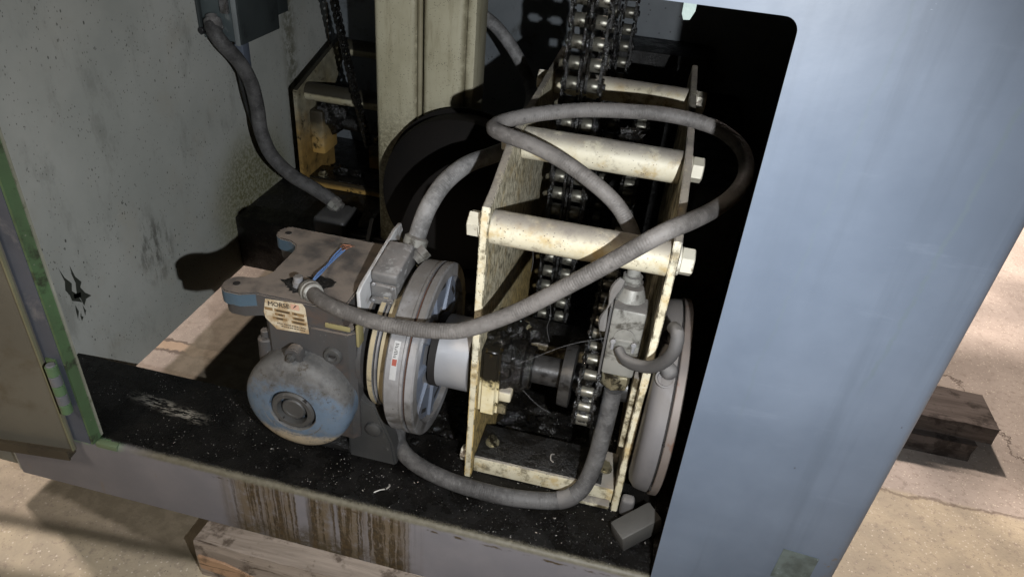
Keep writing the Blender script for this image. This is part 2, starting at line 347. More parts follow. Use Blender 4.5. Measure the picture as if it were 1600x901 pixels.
GEARBLUE = paint('gear_blue_edge', (.055, .092, .125), (.04, .062, .085), .5, stain=(.06, .048, .038), stain_scale=16, stain_t=(.46, .56), dust=(.15, .122, .098), dust_t=(.5, .9), bump=.5)
def mat_cowl():
    t = NT('cowl_blue_chipped'); p = t.pos(); z = t.xyz(p)[2]
    c = t.mix(t.ramp(t.noise(p, 16, 6, .65), .38, .62), (.058, .086, .122), (.088, .122, .165))
    g = t.n('ShaderNodeNewGeometry'); nz = t.xyz(g.outputs['Normal'])[2]
    up = t.ramp(t.math('ADD', nz, t.math('MULTIPLY', t.math('SUBTRACT', t.noise(p, 30, 6, .75), .5), 1.1)), .02, .30)
    c = t.mix(t.math('MULTIPLY', up, .96), c, t.mix(t.ramp(t.noise(p, 30, 6, .7), .4, .62), (.098, .094, .088), (.060, .058, .055)))
    c = t.mix(t.ramp(t.math('ADD', z, t.math('MULTIPLY', t.noise(p, 40, 5, .7), .03)), .105, .090), c, (.30, .25, .175))
    c = t.mix(t.math('MULTIPLY', t.ramp(t.noise(p, 55, 8, .8), .555, .62), .85), c, (.040, .033, .024))
    c = t.mix(t.math('MULTIPLY', t.ramp(t.noise(p, 75, 7, .78), .49, .62), .5), c, (.115, .115, .113))
    t.bump(t.noise(p, 130, 6, .75), .45)
    return t.out(c, .62, 0, .3)
COWL = mat_cowl()
GREYPAINT = paint('dark_grey_steel', (.052, .051, .049), (.030, .030, .029), .5, stain=(.11, .105, .10), stain_scale=50, stain_t=(.6, .7), bump=.4)
ALU = paint('dull_aluminium', (.33, .33, .34), (.18, .178, .178), .40, .45, mott=14, stain=(.085, .08, .075), stain_scale=17, stain_t=(.50, .66), spot=(.06, .055, .05), spot_scale=120, dust=(.14, .13, .12), dust_t=(.4, .95), bump=.3)
ALUB = paint('blue_grey_casting', (.135, .155, .195), (.09, .105, .135), .45, .2, stain=(.10, .10, .11), stain_scale=18, stain_t=(.54, .66), bump=.3)
HUBM = paint('machined_hub', (.42, .42, .43), (.34, .34, .35), .42, .5, mott=5, stain=(.2, .2, .2), stain_scale=8, bump=.1)
BRASSY = paint('yellowed_face', (.34, .29, .19), (.24, .21, .15), .5, .2, stain=(.10, .09, .07), stain_scale=40)
DRUM = paint('drum_grey', (.135, .13, .132), (.095, .091, .093), .5, .2, mott=7, stain=(.19, .21, .26), stain_scale=6, stain_t=(.55, .75), dust=(.14, .128, .118), dust_t=(.2, .8), bump=.2)
RUSTRIM = paint('rusty_rim', (.135, .115, .102), (.10, .08, .068), .6, .2, stain=(.10, .05, .03), stain_scale=36)
BLACKGAP = paint('dark_gap', (.012, .010, .009), (.008, .007, .006), .8)
RUSTGAP = paint('rusty_groove', (.07, .030, .017), (.03, .015, .01), .8)
CONN = paint('zinc_connector', (.27, .265, .24), (.19, .185, .165), .45, .3, mott=24, stain=(.065, .06, .05), stain_scale=30, stain_t=(.48, .62), dust=(.13, .12, .11), bump=.5)
CONND = paint('painted_plug_box', (.15, .146, .142), (.085, .082, .08), .5, .1, mott=30, stain=(.28, .28, .275), stain_scale=55, stain_t=(.54, .64), dust=(.19, .175, .165), dust_t=(.3, .9), bump=.4)
BRKT = paint('white_switch_bracket', (.48, .48, .48), (.33, .33, .33), .55, stain=(.14, .12, .10), stain_scale=22, stain_t=(.53, .66), dust=(.20, .18, .165), dust_t=(.6, .95), bump=.4)
BOLT = paint('yellow_zinc_bolt', (.42, .38, .26), (.20, .17, .10), .4, .7, stain=(.03, .025, .016), stain_scale=60, stain_t=(.48, .6))
NUT = paint('cream_nut', (.56, .53, .44), (.40, .37, .29), .5, .1, stain=(.12, .09, .06), stain_scale=60, stain_t=(.55, .65))
BLKBOX = paint('black_box', (.022, .022, .023), (.012, .012, .012), .45, dust=(.05, .048, .045))
JBOX = paint('grey_green_box', (.085, .105, .105), (.06, .075, .078), .5, stain=(.17, .18, .175), stain_scale=18, stain_t=(.58, .7))
JBOXD = paint('dark_green_box_lid', (.042, .050, .050), (.03, .036, .036), .55, stain=(.012, .012, .012), stain_scale=14)
PLATE = NT('nameplate_film'); _t = PLATE
_c = _t.mix(_t.ramp(_t.noise(_t.obj(), 70, 6, .7), .42, .62), (.48, .42, .31), (.31, .225, .13))
_t.bump(_t.noise(_t.obj(), 200, 3), .2); PLATE = _t.out(_c, .45, 0, .5)
INK = paint('black_print', (.02, .018, .016), None, .6)
INKB = paint('brown_print', (.20, .13, .06), None, .6)
REDINK = paint('red_print', (.26, .065, .045), (.20, .05, .035), .5)
LABELW = paint('white_label', (.36, .36, .355), (.26, .26, .255), .5, stain=(.25, .25, .25), stain_scale=60)
ROLL = paint('oiled_roller', (.185, .178, .150), (.10, .095, .075), .38, .65, stain=(.02, .017, .01), stain_scale=70, stain_t=(.5, .62), bump=.25)
LINK = mat_oily('greasy_link', .16, False)
HOSE1 = mat_hose('grey_conduit', (.112, .104, .097), (.092, .085, .079), scuff=(.19, .18, .17))
HOSE2 = mat_hose('dark_conduit', (.075, .073, .071), (.048, .046, .045), scuff=(.15, .147, .143))
HOSE3 = mat_hose('black_conduit', (.032, .031, .031), (.02, .02, .02), scuff=(.09, .088, .086))
HOSE4 = mat_hose('pale_conduit', (.17, .166, .162), (.115, .113, .11), scuff=(.28, .28, .28))
RUBBER = paint('grey_rubber', (.075, .071, .069), (.05, .048, .046), .7, dust=(.16, .15, .14), bump=.3)
BLUEW = paint('blue_wire_skin', (.085, .16, .34), (.11, .19, .36), .5, bump=.05)
COPPER = paint('copper_strands', (.30, .13, .075), (.22, .09, .05), .5, .5)
WOODL = mat_wood('pallet_wood', (.29, .245, .205), (.19, .158, .13)); WOODE = mat_wood('split_wood', (.36, .23, .14), (.26, .165, .105), (.12, .08, .05))
WOODD = mat_wood('old_dark_wood', (.10, .083, .074), (.058, .047, .041), (.022, .017, .014))
STEELBAR = paint('loose_grey_bar', (.075, .072, .066), (.045, .043, .039), .55, .2, stain=(.04, .035, .025), stain_scale=30, bump=.4)
STICK = paint('old_sticker_glue', (.085, .105, .10), (.045, .055, .05), .6, mott=40, stain=(.24, .29, .31), stain_scale=45, stain_t=(.58, .66), bump=.3)
WEB = paint('cobweb_silk', (.16, .16, .16), None, .6)
CHIP = paint('pale_swarf', (.5, .48, .44), (.30, .28, .25), .4, .4)
TABM = paint('latch_mint_paint', (.16, .22, .195), (.13, .16, .15), .5, stain=(.22, .22, .21), stain_scale=40)

# ---------------------------------------------------------------- mesh helpers
def new(): return bmesh.new()
def wloc(o):
    p = V((0, 0, 0))
    while o: p += o.location; o = o.parent
    return p
def link(name, bm, mat, parent=None, smooth=38, label=None):
    """Geometry is given in metres in the place; it is stored relative to the thing it belongs to."""
    if parent is not None:
        off = wloc(parent)
        bmesh.ops.translate(bm, verts=bm.verts, vec=-off)
    bmesh.ops.recalc_face_normals(bm, faces=bm.faces)
    me = bpy.data.meshes.new(name); bm.to_mesh(me); bm.free()
    for m in (mat if isinstance(mat, (list, tuple)) else [mat]): me.materials.append(m)
    if smooth:
        me.polygons.foreach_set('use_smooth', [True] * len(me.polygons))
        me.set_sharp_from_angle(angle=math.radians(smooth))
    o = bpy.data.objects.new(name, me); COL.objects.link(o)
    if parent is not None: o.parent = parent
    if label: o['label'] = label
    return o
def thing(name, label, cat, loc, group=None):
    o = bpy.data.objects.new(name, None); COL.objects.link(o); o.location = loc; o.empty_display_size = .03
    o['label'] = label; o['category'] = cat
    if group: o['group'] = group
    return o
def tag(o, label, cat, group=None, kind=None):
    o['label'] = label; o['category'] = cat
    if group: o['group'] = group
    if kind: o['kind'] = kind
    return o
def center(o):
    """Move the origin of a one-mesh thing to the foot of its geometry."""
    vs = [v.co for v in o.data.vertices]
    c = V(((min(v.x for v in vs) + max(v.x for v in vs)) / 2, (min(v.y for v in vs) + max(v.y for v in vs)) / 2, min(v.z for v in vs)))
    o.data.transform(Matrix.Translation(-c)); o.location = c
    return o
def box(bm, lo, hi, bev=0, seg=2, rot=None, about=None):
    lo, hi = V(lo), V(hi)
    vs = [bm.verts.new((x, y, z)) for x in (lo.x, hi.x) for y in (lo.y, hi.y) for z in (lo.z, hi.z)]
    fs = [bm.faces.new([vs[i] for i in f]) for f in ((0, 1, 3, 2), (4, 6, 7, 5), (0, 4, 5, 1), (2, 3, 7, 6), (0, 2, 6, 4), (1, 5, 7, 3))]
    if bev:
        es = list({e for f in fs for e in f.edges})
        r = bmesh.ops.bevel(bm, geom=es, offset=bev, segments=seg, affect='EDGES', profile=.5)
        vs = list({v for f in r['faces'] for v in f.verts} | {v for v in vs if v.is_valid})
    if rot is not None:
        a = V(about) if about is not None else (lo + hi) / 2
        bmesh.ops.rotate(bm, verts=vs, cent=a, matrix=rot)
    return vs
def frame_for(d):
    d = d.normalized(); a = V((0, 0, 1)) if abs(d.z) < .9 else V((1, 0, 0))
    u = d.cross(a).normalized(); return d, u, d.cross(u)
def lathe(bm, origin, axis, prof, n=48, closed=True, mats=None):
    """prof: list of (distance along axis, radius)."""
    o = V(origin); d, u, v = frame_for(V(axis)); rings = []
    for t, r in prof:
        if r <= 1e-6: rings.append([bm.verts.new(o + d * t)]); continue
        rings.append([bm.verts.new(o + d * t + (u * math.cos(2 * math.pi * i / n) + v * math.sin(2 * math.pi * i / n)) * r) for i in range(n)])
    for k, (a, b) in enumerate(zip(rings, rings[1:])):
        for i in range(n):
            j = (i + 1) % n
            if len(a) == 1 and len(b) == 1: continue
            f = [a[0], b[i], b[j]] if len(a) == 1 else ([a[i], b[0], a[j]] if len(b) == 1 else [a[i], b[i], b[j], a[j]])
            fc = bm.faces.new(f)
            if mats: fc.material_index = mats[k]
    if closed:
        for r in (rings[0], rings[-1]):
            if len(r) > 1: bm.faces.new(r)
def cyl(bm, a, b, r, r2=None, n=20, bev=.0):
    a, b = V(a), V(b); L = (b - a).length; r2 = r if r2 is None else r2
    if bev: lathe(bm, a, b - a, [(0, r - bev), (bev, r), (L - bev, r2), (L, r2 - bev)], n)
    else: lathe(bm, a, b - a, [(0, r), (L, r2)], n)
def hexn(bm, a, b, r, bev=.0012, turn=.2):
    """Hexagon head or nut from a to b with chamfered corners."""
    a, b = V(a), V(b); d, u, v = frame_for(b - a); L = (b - a).length; rs = []
    for t, q in ((0, .9), (bev, 1), (L - bev, 1), (L, .9)):
        rs.append([bm.verts.new(a + d * t + (u * math.cos(turn + i * math.pi / 3) + v * math.sin(turn + i * math.pi / 3)) * r * q) for i in range(6)])
    for p, q in zip(rs, rs[1:]):
        for i in range(6): bm.faces.new([p[i], q[i], q[(i + 1) % 6], p[(i + 1) % 6]])
    bm.faces.new(rs[0]); bm.faces.new(rs[-1])
def prism(bm, poly, axis, lo, hi):
    """poly in the two axes other than `axis` (in xyz order)."""
    def P(p, t):
        q = list(p); q.insert(axis, t); return V(q)
    A = [bm.verts.new(P(p, lo)) for p in poly]; B = [bm.verts.new(P(p, hi)) for p in poly]
    f1 = bm.faces.new(A); f2 = bm.faces.new(B[::-1]); sides = []
    for i in range(len(poly)):
        j = (i + 1) % len(poly); sides.append(bm.faces.new([A[i], B[i], B[j], A[j]]))
    bm.normal_update()
    return f1, f2, sides
def spline(pts, step=.006):
    """Catmull-Rom through pts, sampled about every `step` metres."""
    P = [V(p) for p in pts]; P = [P[0] * 2 - P[1]] + P + [P[-1] * 2 - P[-2]]; out = []
    for i in range(1, len(P) - 2):
        p0, p1, p2, p3 = P[i - 1:i + 3]; n = max(2, int((p2 - p1).length / step))
        for k in range(n):
            t = k / n
            out.append(.5 * ((2 * p1) + (p2 - p0) * t + (2 * p0 - 5 * p1 + 4 * p2 - p3) * t * t + (3 * p1 - p0 - 3 * p2 + p3) * t ** 3))
    out.append(P[-2]); return out
def tube(bm, pts, r, n=14, raw=False):
    pts = [V(p) for p in pts] if raw else spline(pts); uvl = bm.loops.layers.uv.verify()
    tan = [(pts[min(i + 1, len(pts) - 1)] - pts[max(i - 1, 0)]).normalized() for i in range(len(pts))]
    _, u, _ = frame_for(tan[0]); s = 0; rings = []; S = []
    for i, p in enumerate(pts):
        if i: s += (p - pts[i - 1]).length
        u = (u - tan[i] * u.dot(tan[i])).normalized(); v = tan[i].cross(u)
        rr = r(i / (len(pts) - 1)) if callable(r) else r
        rings.append([bm.verts.new(p + (u * math.cos(2 * math.pi * k / n) + v * math.sin(2 * math.pi * k / n)) * rr) for k in range(n)]); S.append(s)
    for i in range(len(rings) - 1):
        for k in range(n):
            j = (k + 1) % n
            f = bm.faces.new([rings[i][k], rings[i + 1][k], rings[i + 1][j], rings[i][j]])
            for lp, q in zip(f.loops, ((S[i], k / n), (S[i + 1], k / n), (S[i + 1], (k + 1) / n), (S[i], (k + 1) / n))): lp[uvl].uv = q
    bm.faces.new(rings[0]); bm.faces.new(rings[-1])
    return pts
def blob(bm, c, s, seed=0, amp=.45, sub=3, f=2.2):
    r = bmesh.ops.create_icosphere(bm, subdivisions=sub, radius=1)
    sx, sy, sz = (s, s, s) if not isinstance(s, (tuple, list)) else s
    for v in r['verts']:
        k = 1 + amp * noise.noise(v.co * f + V((seed * 3.1, seed, 0))) + amp * .5 * noise.noise(v.co * f * 2.7 + V((seed, 5, seed)))
        v.co = V(c) + V((v.co.x * sx, v.co.y * sy, v.co.z * sz)) * k
def arc(cx, cy, r, a0, a1, n=8):
    return [(cx + r * math.cos(math.radians(a0 + (a1 - a0) * i / n)), cy + r * math.sin(math.radians(a0 + (a1 - a0) * i / n))) for i in range(n + 1)]
def text(name, s, size, mat, parent, origin, xdir, ydir, depth=.0004):
    cu = bpy.data.curves.new(name, 'FONT'); cu.body = s; cu.size = size; cu.extrude = depth; cu.resolution_u = 3
    tmp = bpy.data.objects.new(name, cu); COL.objects.link(tmp); bpy.context.view_layer.update()
    me = bpy.data.meshes.new_from_object(tmp.evaluated_get(bpy.context.evaluated_depsgraph_get()))
    bpy.data.objects.remove(tmp); me.name = name
    x, y = V(xdir).normalized(), V(ydir).normalized(); z = x.cross(y)
    m = Matrix(((x.x, y.x, z.x, origin[0]), (x.y, y.y, z.y, origin[1]), (x.z, y.z, z.z, origin[2]), (0, 0, 0, 1)))
    me.transform(Matrix.Translation(-wloc(parent)) @ m); me.materials.clear(); me.materials.append(mat)
    o = bpy.data.objects.new(name, me); COL.objects.link(o); o.parent = parent
    return o

# ================================================================ SETTING
bm = new(); n_ = 2
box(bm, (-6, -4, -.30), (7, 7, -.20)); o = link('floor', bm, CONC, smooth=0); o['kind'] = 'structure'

# ================================================================ CABINET
cab = thing('machine_cabinet', 'blue grey steel machine cabinet standing on wood blocks with its front opening uncovered', 'cabinet', (-.28, .5, -.12))
# front skin with the opening: one sheet, 3 mm, with raw edges
poly = [(-.885, .003), (-.715, .003), (-.715, .70)] + [(-.703, .712)] + [(.085, .712)] + arc(.087, .700, .012, 80, 0, 6) + [(.1195, -.12), (.310, -.12), (.310, 1.30), (-.885, 1.30)]
bm = new(); f1, f2, sides = prism(bm, poly, 1, 0.0, .003)
for s in sides: s.material_index = 1
bmesh.ops.triangulate(bm, faces=[f1, f2], ngon_method="EAR_CLIP")
link('front_panel', bm, [PANEL, EDGE], cab, 0)
# rounded front corner and right side skin
pr = [(.310, 0.0)] + [(.311 + .015 * math.sin(a), .015 - .015 * math.cos(a)) for a in [math.pi / 2 * i / 8 for i in range(1, 9)]] + [(.326, 1.2), (.323, 1.2)] + [(.323, .016), (.311, .003)]
pr = [(max(.310, x), y) for x, y in pr]
bm = new(); f1, f2, s_ = prism(bm, pr, 2, -.12, 1.30); bmesh.ops.triangulate(bm, faces=[f1, f2], ngon_method="EAR_CLIP")
link('side_panel', bm, PANEL, cab, 60)
# inner lining of that side, brown
bm = new(); box(bm, (.318, .02, -.12), (.3215, 1.195, 1.29)); link('inner_lining', bm, DARKIN, cab, 0)
bm = new(); box(bm, (.235, .62, -.05), (.30, .70, 1.25), .004); box(bm, (.268, .20, -.05), (.317, .24, 1.25), .003); link('inner_post', bm, DARKIN, cab)
# left side skin, seen from inside
bm = new(); box(bm, (-.884, .004, -.12), (-.878, 1.2, 1.295)); link('side_panel', bm, SIDE, cab, 0, 'pale grey green inside of the side panel with oil splashes')
# torn paint patch on the left skin
bm = new()
def flake(pts):
    vs = [bm.verts.new((-.8772, .201 + (y - .198) * 1.05, .112 + (z - .10) * 1.05)) for y, z in pts]; bm.faces.new(vs)
flake([(.178, .150), (.184, .128), (.193, .112), (.189, .100), (.197, .088), (.201, .070), (.192, .078), (.184, .084), (.183, .096), (.178, .108), (.182, .122)])
flake([(.199, .142), (.203, .118), (.211, .104), (.206, .096), (.212, .082), (.222, .070), (.210, .071), (.203, .062), (.200, .078), (.196, .090), (.200, .108), (.198, .124)])
flake([(.190, .093), (.204, .088), (.202, .080), (.189, .085)]); flake([(.187, .074), (.190, .060), (.184, .048), (.185, .064)]); flake([(.190, .052), (.195, .045), (.190, .040)])
flake([(.200, .066), (.203, .052), (.199, .045)])
link('torn_paint', bm, paint('bare_patch', (.035, .038, .03), None, .6), cab, 0, 'torn dark patch in the pale paint')
# rear skin, roof
bm = new(); box(bm, (-.877, 1.194, -.12), (.317, 1.2, 1.29)); link('rear_panel', bm, REAR, cab, 0)
bm = new(); box(bm, (-.885, .003, 1.3005), (.326, 1.2, 1.306)); link('roof', bm, PANEL, cab, 0)
# sill: lip profile run along the front
pf = [(0, -.12), (0, -.009)] + [(.009 - .009 * math.cos(a), -.009 + .009 * math.sin(a)) for a in [math.pi / 2 * i / 6 for i in range(1, 7)]] + [(.165, 0), (.165, -.055), (.160, -.055), (.160, -.005), (.009, -.005), (.005, -.009), (.005, -.12)]
pf = [(y + .0005, z) for y, z in pf]
bm = new(); f1, f2, s_ = prism(bm, pf, 0, -.876, .1165); bmesh.ops.triangulate(bm, faces=[f1, f2], ngon_method="EAR_CLIP")
link('front_sill', bm, SILL, cab, 60)
bm = new(); box(bm, (.118, .006, -.03), (.317, .165, -.004)); link('sill_end', bm, OIL, cab, 0)
bm = new(); box(bm, (-.95, .02, -.135), (-.8855, .09, -.055), .006); link('corner_foot', bm, paint('foot_grey', (.21, .22, .20), None, .6, stain=(.08, .07, .05), stain_scale=20), cab)
# oil pan behind the sill and rear deck
bm = new()
nx, ny = 170, 150
for i in range(nx + 1):
    for j in range(ny + 1):
        x = -.56 + (.875) * i / nx; y = .168 + 1.02 * j / ny
        z = -.052 + .008 * noise.noise(V((x * 14, y * 14, 1))) + .005 * noise.noise(V((x * 45, y * 45, 3))) + .0022 * noise.noise(V((x * 130, y * 130, 5)))
        bm.verts.new((x, y, z))
bm.verts.ensure_lookup_table()
for i in range(nx):
    for j in range(ny): bm.faces.new([bm.verts[i * (ny + 1) + j], bm.verts[(i + 1) * (ny + 1) + j], bm.verts[(i + 1) * (ny + 1) + j + 1], bm.verts[i * (ny + 1) + j + 1]])
r = bmesh.ops.extrude_face_region(bm, geom=bm.faces[:])
for v in [g for g in r['geom'] if isinstance(g, bmesh.types.BMVert)]: v.co.z = -.075
link('oil_pan', bm, OIL, cab)
bm = new(); box(bm, (-.876, .66, -.115), (-.16, 1.19, .018), .004); link('rear_deck', bm, OILDRY, cab)
bm = new(); box(bm, (.105, .60, -.05), (.20, 1.19, .30), .004); box(bm, (-.16, 1.05, -.05), (.105, 1.19, .41), .004); link('rear_housing', bm, OILDRY, cab)
bm = new(); box(bm, (.55, 1.42, .86), (1.7, 1.77, .90), .01); box(bm, (.30, 1.60, .80), (.60, 1.64, .858)); box(bm, (.30, 1.2005, .80), (.326, 1.5995, .858)); link('unseen_shade_board', bm, PANEL, cab)  # unseen board with arms, added to throw the shade band on the right floor
# jamb on the left: outward strip and green return
bm = new(); box(bm, (-.7475, -.0045, .0), (-.7155, -.001, 1.25)); link('jamb_strip', bm, JAMB, cab, 0)
bm = new(); box(bm, (-.7150, -.004, -.001), (-.7115, .0155, .709)); link('jamb_return', bm, GREEN, cab, 0)
bm = new(); box(bm, (-.7113, .0125, .003), (-.7095, .0160, .708)); link('jamb_edge', bm, paint('worn_edge', (.33, .33, .28), (.2, .2, .15), .6, stain=(.08, .09, .05), stain_scale=60), cab, 0)
bm = new(); box(bm, (-.7114, -.0012, -.0090), (-.676, .0085, .0012), .002); link('sill_corner', bm, paint('sill_green', (.15, .21, .115), (.11, .15, .085), .6, stain=(.3, .28, .3), stain_scale=30), cab)
# open door, hinged on that jamb
ang = math.atan2(-.014, -.128); RD = Matrix.Rotation(ang - math.pi, 3, 'Z'); HP = (-.743, -.006, 0)
bm = new(); box(bm, (-1.32, -.008, -.018), (-.743, -.005, 1.25), rot=RD, about=HP)
door = link('door', bm, DOOR, cab, 0, 'open door showing its dull tan inner face')
bm = new(); box(bm, (-1.32, -.024, -.0215), (-.743, -.008, -.0185), rot=RD, about=HP); box(bm, (-1.32, -.0245, -.0240), (-.743, -.0215, -.006), rot=RD, about=HP); link('bottom_rim', bm, DOORRIM, door, 0)
bm = new(); box(bm, (-.7455, -.0125, -.016), (-.7428, -.008, 1.25), rot=RD, about=HP); link('edge_rim', bm, paint('rim_yellowed', (.20, .195, .12), (.14, .135, .085), .6), door, 0)
bm = new(); cyl(bm, (-.7225, -.016, .071), (-.7225, -.016, .1605), .0062, n=16, bev=.001); hin = link('hinge', bm, HGREY, cab)
for k in range(5):
    bm = new(); z = .073 + .0172 * k; lathe(bm, (-.7225, -.016, z), (0, 0, 1), [(0, .0066), (.0006, .0076), (.0160, .0076), (.0166, .0066)], 20)
    link('knuckle', bm, HGREY if k % 2 else PALEGREEN, hin)
bm = new(); box(bm, (-.7385, -.0072, .070), (-.7235, -.0047, .160)); link('hinge_leaf', bm, GREEN, hin, 0)
# latch tab under the top edge and glue patch low on the right
bm = new(); prism(bm, [(.009, .735), (.020, .735), (.0195, .706), (.0165, .699), (.0115, .6985), (.0095, .703)], 1, .0042, .0085); link('latch_tab', bm, TABM, cab)
bm = new(); prism(bm, [(.2545, .122), (.297, .1185), (.2965, .066), (.2535, .068)], 1, -.0006, -.0002); link('glue_patch', bm, STICK, cab, 0, 'dark square of old sticker glue on the blue panel')

# ================================================================ WOOD UNDER THE MACHINE
def rough_board(name, lo, hi, mat, seed, jag=.006, endmat=None):
    bm = new(); lo, hi = V(lo), V(hi); nx = 26
    ring = []
    for i in range(nx + 1):
        x = lo.x + (hi.x - lo.x) * i / nx; q = []
        for y, z in ((lo.y, lo.z), (lo.y, (lo.z + hi.z) / 2), (lo.y + .003, hi.z), ((lo.y + hi.y) / 2, hi.z), (hi.y, hi.z), (hi.y, lo.z)):
            d = jag * .35 * noise.noise(V((x * 25 + seed, y * 30, z * 60))) if z > lo.z else 0
            ex = jag * noise.noise(V((seed, y * 90, z * 90))) if i in (0, nx) else 0
            q.append(bm.verts.new((x + ex, y + d, min(z + d * .6, hi.z))))
        ring.append(q)
    for a, b in zip(ring, ring[1:]):
        for k in range(6): bm.faces.new([a[k], b[k], b[(k + 1) % 6], a[(k + 1) % 6]])
    bm.faces.new(ring[0]); e = bm.faces.new(ring[-1])
    return link(name, bm, mat, smooth=30)
o = center(rough_board('wood_block', (-.548, -.040, -.20), (-.02, .10, -.1205), WOODL, 3)); tag(o, 'pale wood block propping up the oil streaked front sill, its front edge split', 'wood block')
bm = new(); prism(bm, [(-.36, -.142), (-.34, -.134), (-.315, -.146), (-.29, -.158), (-.325, -.163), (-.35, -.152)], 1, -.0425, -.0385); s_ = link('splinter', bm, WOODE, o, 0)
bm = new(); prism(bm, [(-.543, -.150), (-.50, -.152), (-.47, -.160), (-.44, -.176), (-.50, -.183), (-.541, -.178)], 1, -.0432, -.039); link('splinter', bm, WOODE, o, 0)
o = center(rough_board('wood_plank', (.30, .628, -.158), (.803, .742, -.1205), WOODD, 8, .01)); tag(o, 'grey brown weathered plank under the right side of the cabinet, upper of two', 'plank')
o = center(rough_board('wood_plank', (.32, .610, -.20), (.770, .700, -.1585), WOODD, 12, .012)); tag(o, 'shorter dark plank lying on the concrete, lower of two at the right', 'plank')

# ================================================================ UPRIGHT
up = thing('steel_upright', 'tall cream painted steel upright post behind the gear reducer', 'post', (-.41, .64, -.05))
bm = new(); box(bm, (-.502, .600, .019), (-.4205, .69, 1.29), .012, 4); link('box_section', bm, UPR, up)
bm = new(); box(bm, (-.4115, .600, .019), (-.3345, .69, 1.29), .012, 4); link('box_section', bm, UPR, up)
bm = new(); cyl(bm, (-.416, .6040, .019), (-.416, .6040, 1.29), .0048, n=10); link('weld_seam', bm, paint('seam_paint', (.26, .235, .16), (.17, .15, .09), .6, stain=(.42, .41, .34), stain_scale=30, stain_t=(.62, .7)), up)
bm = new(); box(bm, (-.3340, .612, .019), (-.3185, .69, 1.29), .002); link('edge_flange', bm, UPR, up)

# ================================================================ SPROCKET FRAME
fr = thing('chain_bracket', 'cream steel frame of two side plates joined by thick spacer tubes round the chain', 'frame', (-.05, .3, 0))
def side_plate(x0, x1, mats):
    pl = [(.100, -.002), (.100, .434), (.107, .447), (.144, .455), (.22, .484), (.30, .492), (.62, .506), (.66, .47), (.66, -.05), (.17, -.05), (.168, -.002)]
    bm = new(); f1, f2, sd = prism(bm, pl, 0, x0, x1)
    for s in sd: s.material_index = 1
    es = [e for e in bm.edges if all(f in (f1, f2) or f in sd for f in e.link_faces) and (f1 in e.link_faces or f2 in e.link_faces)]
    bmesh.ops.bevel(bm, geom=es, offset=.0012, segments=2, affect='EDGES')
    return link('side_plate', bm, mats, fr)
side_plate(-.168, -.158, [CREAMS, CREAM]); side_plate(.0530, .0625, [CREAMO, CREAM])
PX = (-.158, .053)
for k, (y, z, r) in enumerate(((.122, .4155, .0208), (.285, .461, .0218), (.520, .4765, .0188))):
    bm = new(); cyl(bm, (PX[0] + .0003, y, z), (PX[1] - .0003, y, z), r, n=36, bev=.001)
    sp = link('spacer_tube', bm, CREAML if k < 2 else CREAM, fr)
    for s, a in ((1, .0628), (-1, -.1683)):
        bm = new(); lathe(bm, (a, y, z), (s, 0, 0), [(0, .0175), (.0025, .0175)], 24); link('washer', bm, NUT, sp)
        bm = new(); hexn(bm, (a + s * .0026, y, z), (a + s * .018, y, z), .0165, turn=.35 + k); link('hex_nut', bm, NUT, sp)
# bottom cross bars
def crossbar(y0, y1, z0, z1, boltxs, mf):
    bm = new(); vs = box(bm, (PX[0] + .0005, y0, z0), (PX[1] - .0005, y1, z1), .0018)
    b = link('cross_bar', bm, mf, fr)
    bm = new(); box(bm, (PX[0] + .001, y0 + .004, z1), (PX[1] - .02, y1 - .002, z1 + .0016), .0006)
    link('oil_crust', bm, OILDRY, b)
    for x in boltxs:
        yb = y0 + .035
        bm = new(); lathe(bm, (x, yb, z1 + .0015), (0, 0, 1), [(0, .0105), (.002, .0105)], 24); lathe(bm, (x, yb, z1 + .0034), (0, 0, 1), [(0, .0085), (.002, .0085)], 24); hexn(bm, (x, yb, z1 + .0052), (x, yb, z1 + .012), .0075)
        link('bolt', bm, BOLT, b)
crossbar(.112, .185, .001, .030, (-.138, .035), CREAM)
crossbar(.30, .37, .08, .115, (-.135,), CREAMO)
bm = new(); hexn(bm, (-.1685, .125, .022), (-.180, .125, .022), .0115); link('hex_nut', bm, NUT, fr)
bm = new(); box(bm, (-.01, .098, .0012), (.050, .112, .008), .002); link('foot_plate', bm, CREAMO, fr)
# brass-coloured guide strip on the inner face of the right plate
bm = new(); box(bm, (.0445, .118, .11), (.0528, .150, .235), .0015); link('guide_strip', bm, CREAMO, fr)

# shaft with bearing and drive sprocket
def mat_flange():
    t = NT('flange_half_oiled'); p = t.pos(); z = t.xyz(p)[2]
    c = t.mix(t.ramp(t.noise(p, 30, 5), .35, .65), (.60, .54, .37), (.46, .37, .17))
    f = t.ramp(t.math('ADD', z, t.math('MULTIPLY', t.math('SUBTRACT', t.noise(p, 40, 6, .7), .5), .09)), .168, .185)
    c = t.mix(f, c, (.008, .007, .005))
    c = t.mix(t.ramp(t.noise(p, 60, 6, .7), .57, .64), c, (.03, .02, .006))
    t.bump(t.noise(p, 150, 5), .4)
    return t.out(c, t.math('SUBTRACT', .5, t.math('MULTIPLY', f, .25)), 0, .45)
FLANGE = mat_flange()
SHAFT = paint('oiled_dark_steel', (.045, .043, .041), (.022, .021, .020), .34, .3, mott=40, stain=(.008, .007, .006), stain_scale=45, stain_t=(.5, .62), bump=.6, bump_scale=120)
AY, AZ = .160, .182
sh = thing('sprocket_shaft', 'black greasy shaft with flange bearing and toothed sprocket inside the cream frame', 'shaft', (-.06, AY, AZ))
bm = new(); cyl(bm, (-.172, AY, AZ), (.045, AY, AZ), .0205, n=32); link('shaft', bm, SHAFT, sh)
bm = new(); pts = []
for (cy, cz) in ((-.052, -.060), (.052, -.060), (.052, .056), (-.052, .056)): pts.append((AY + cy, AZ + cz))
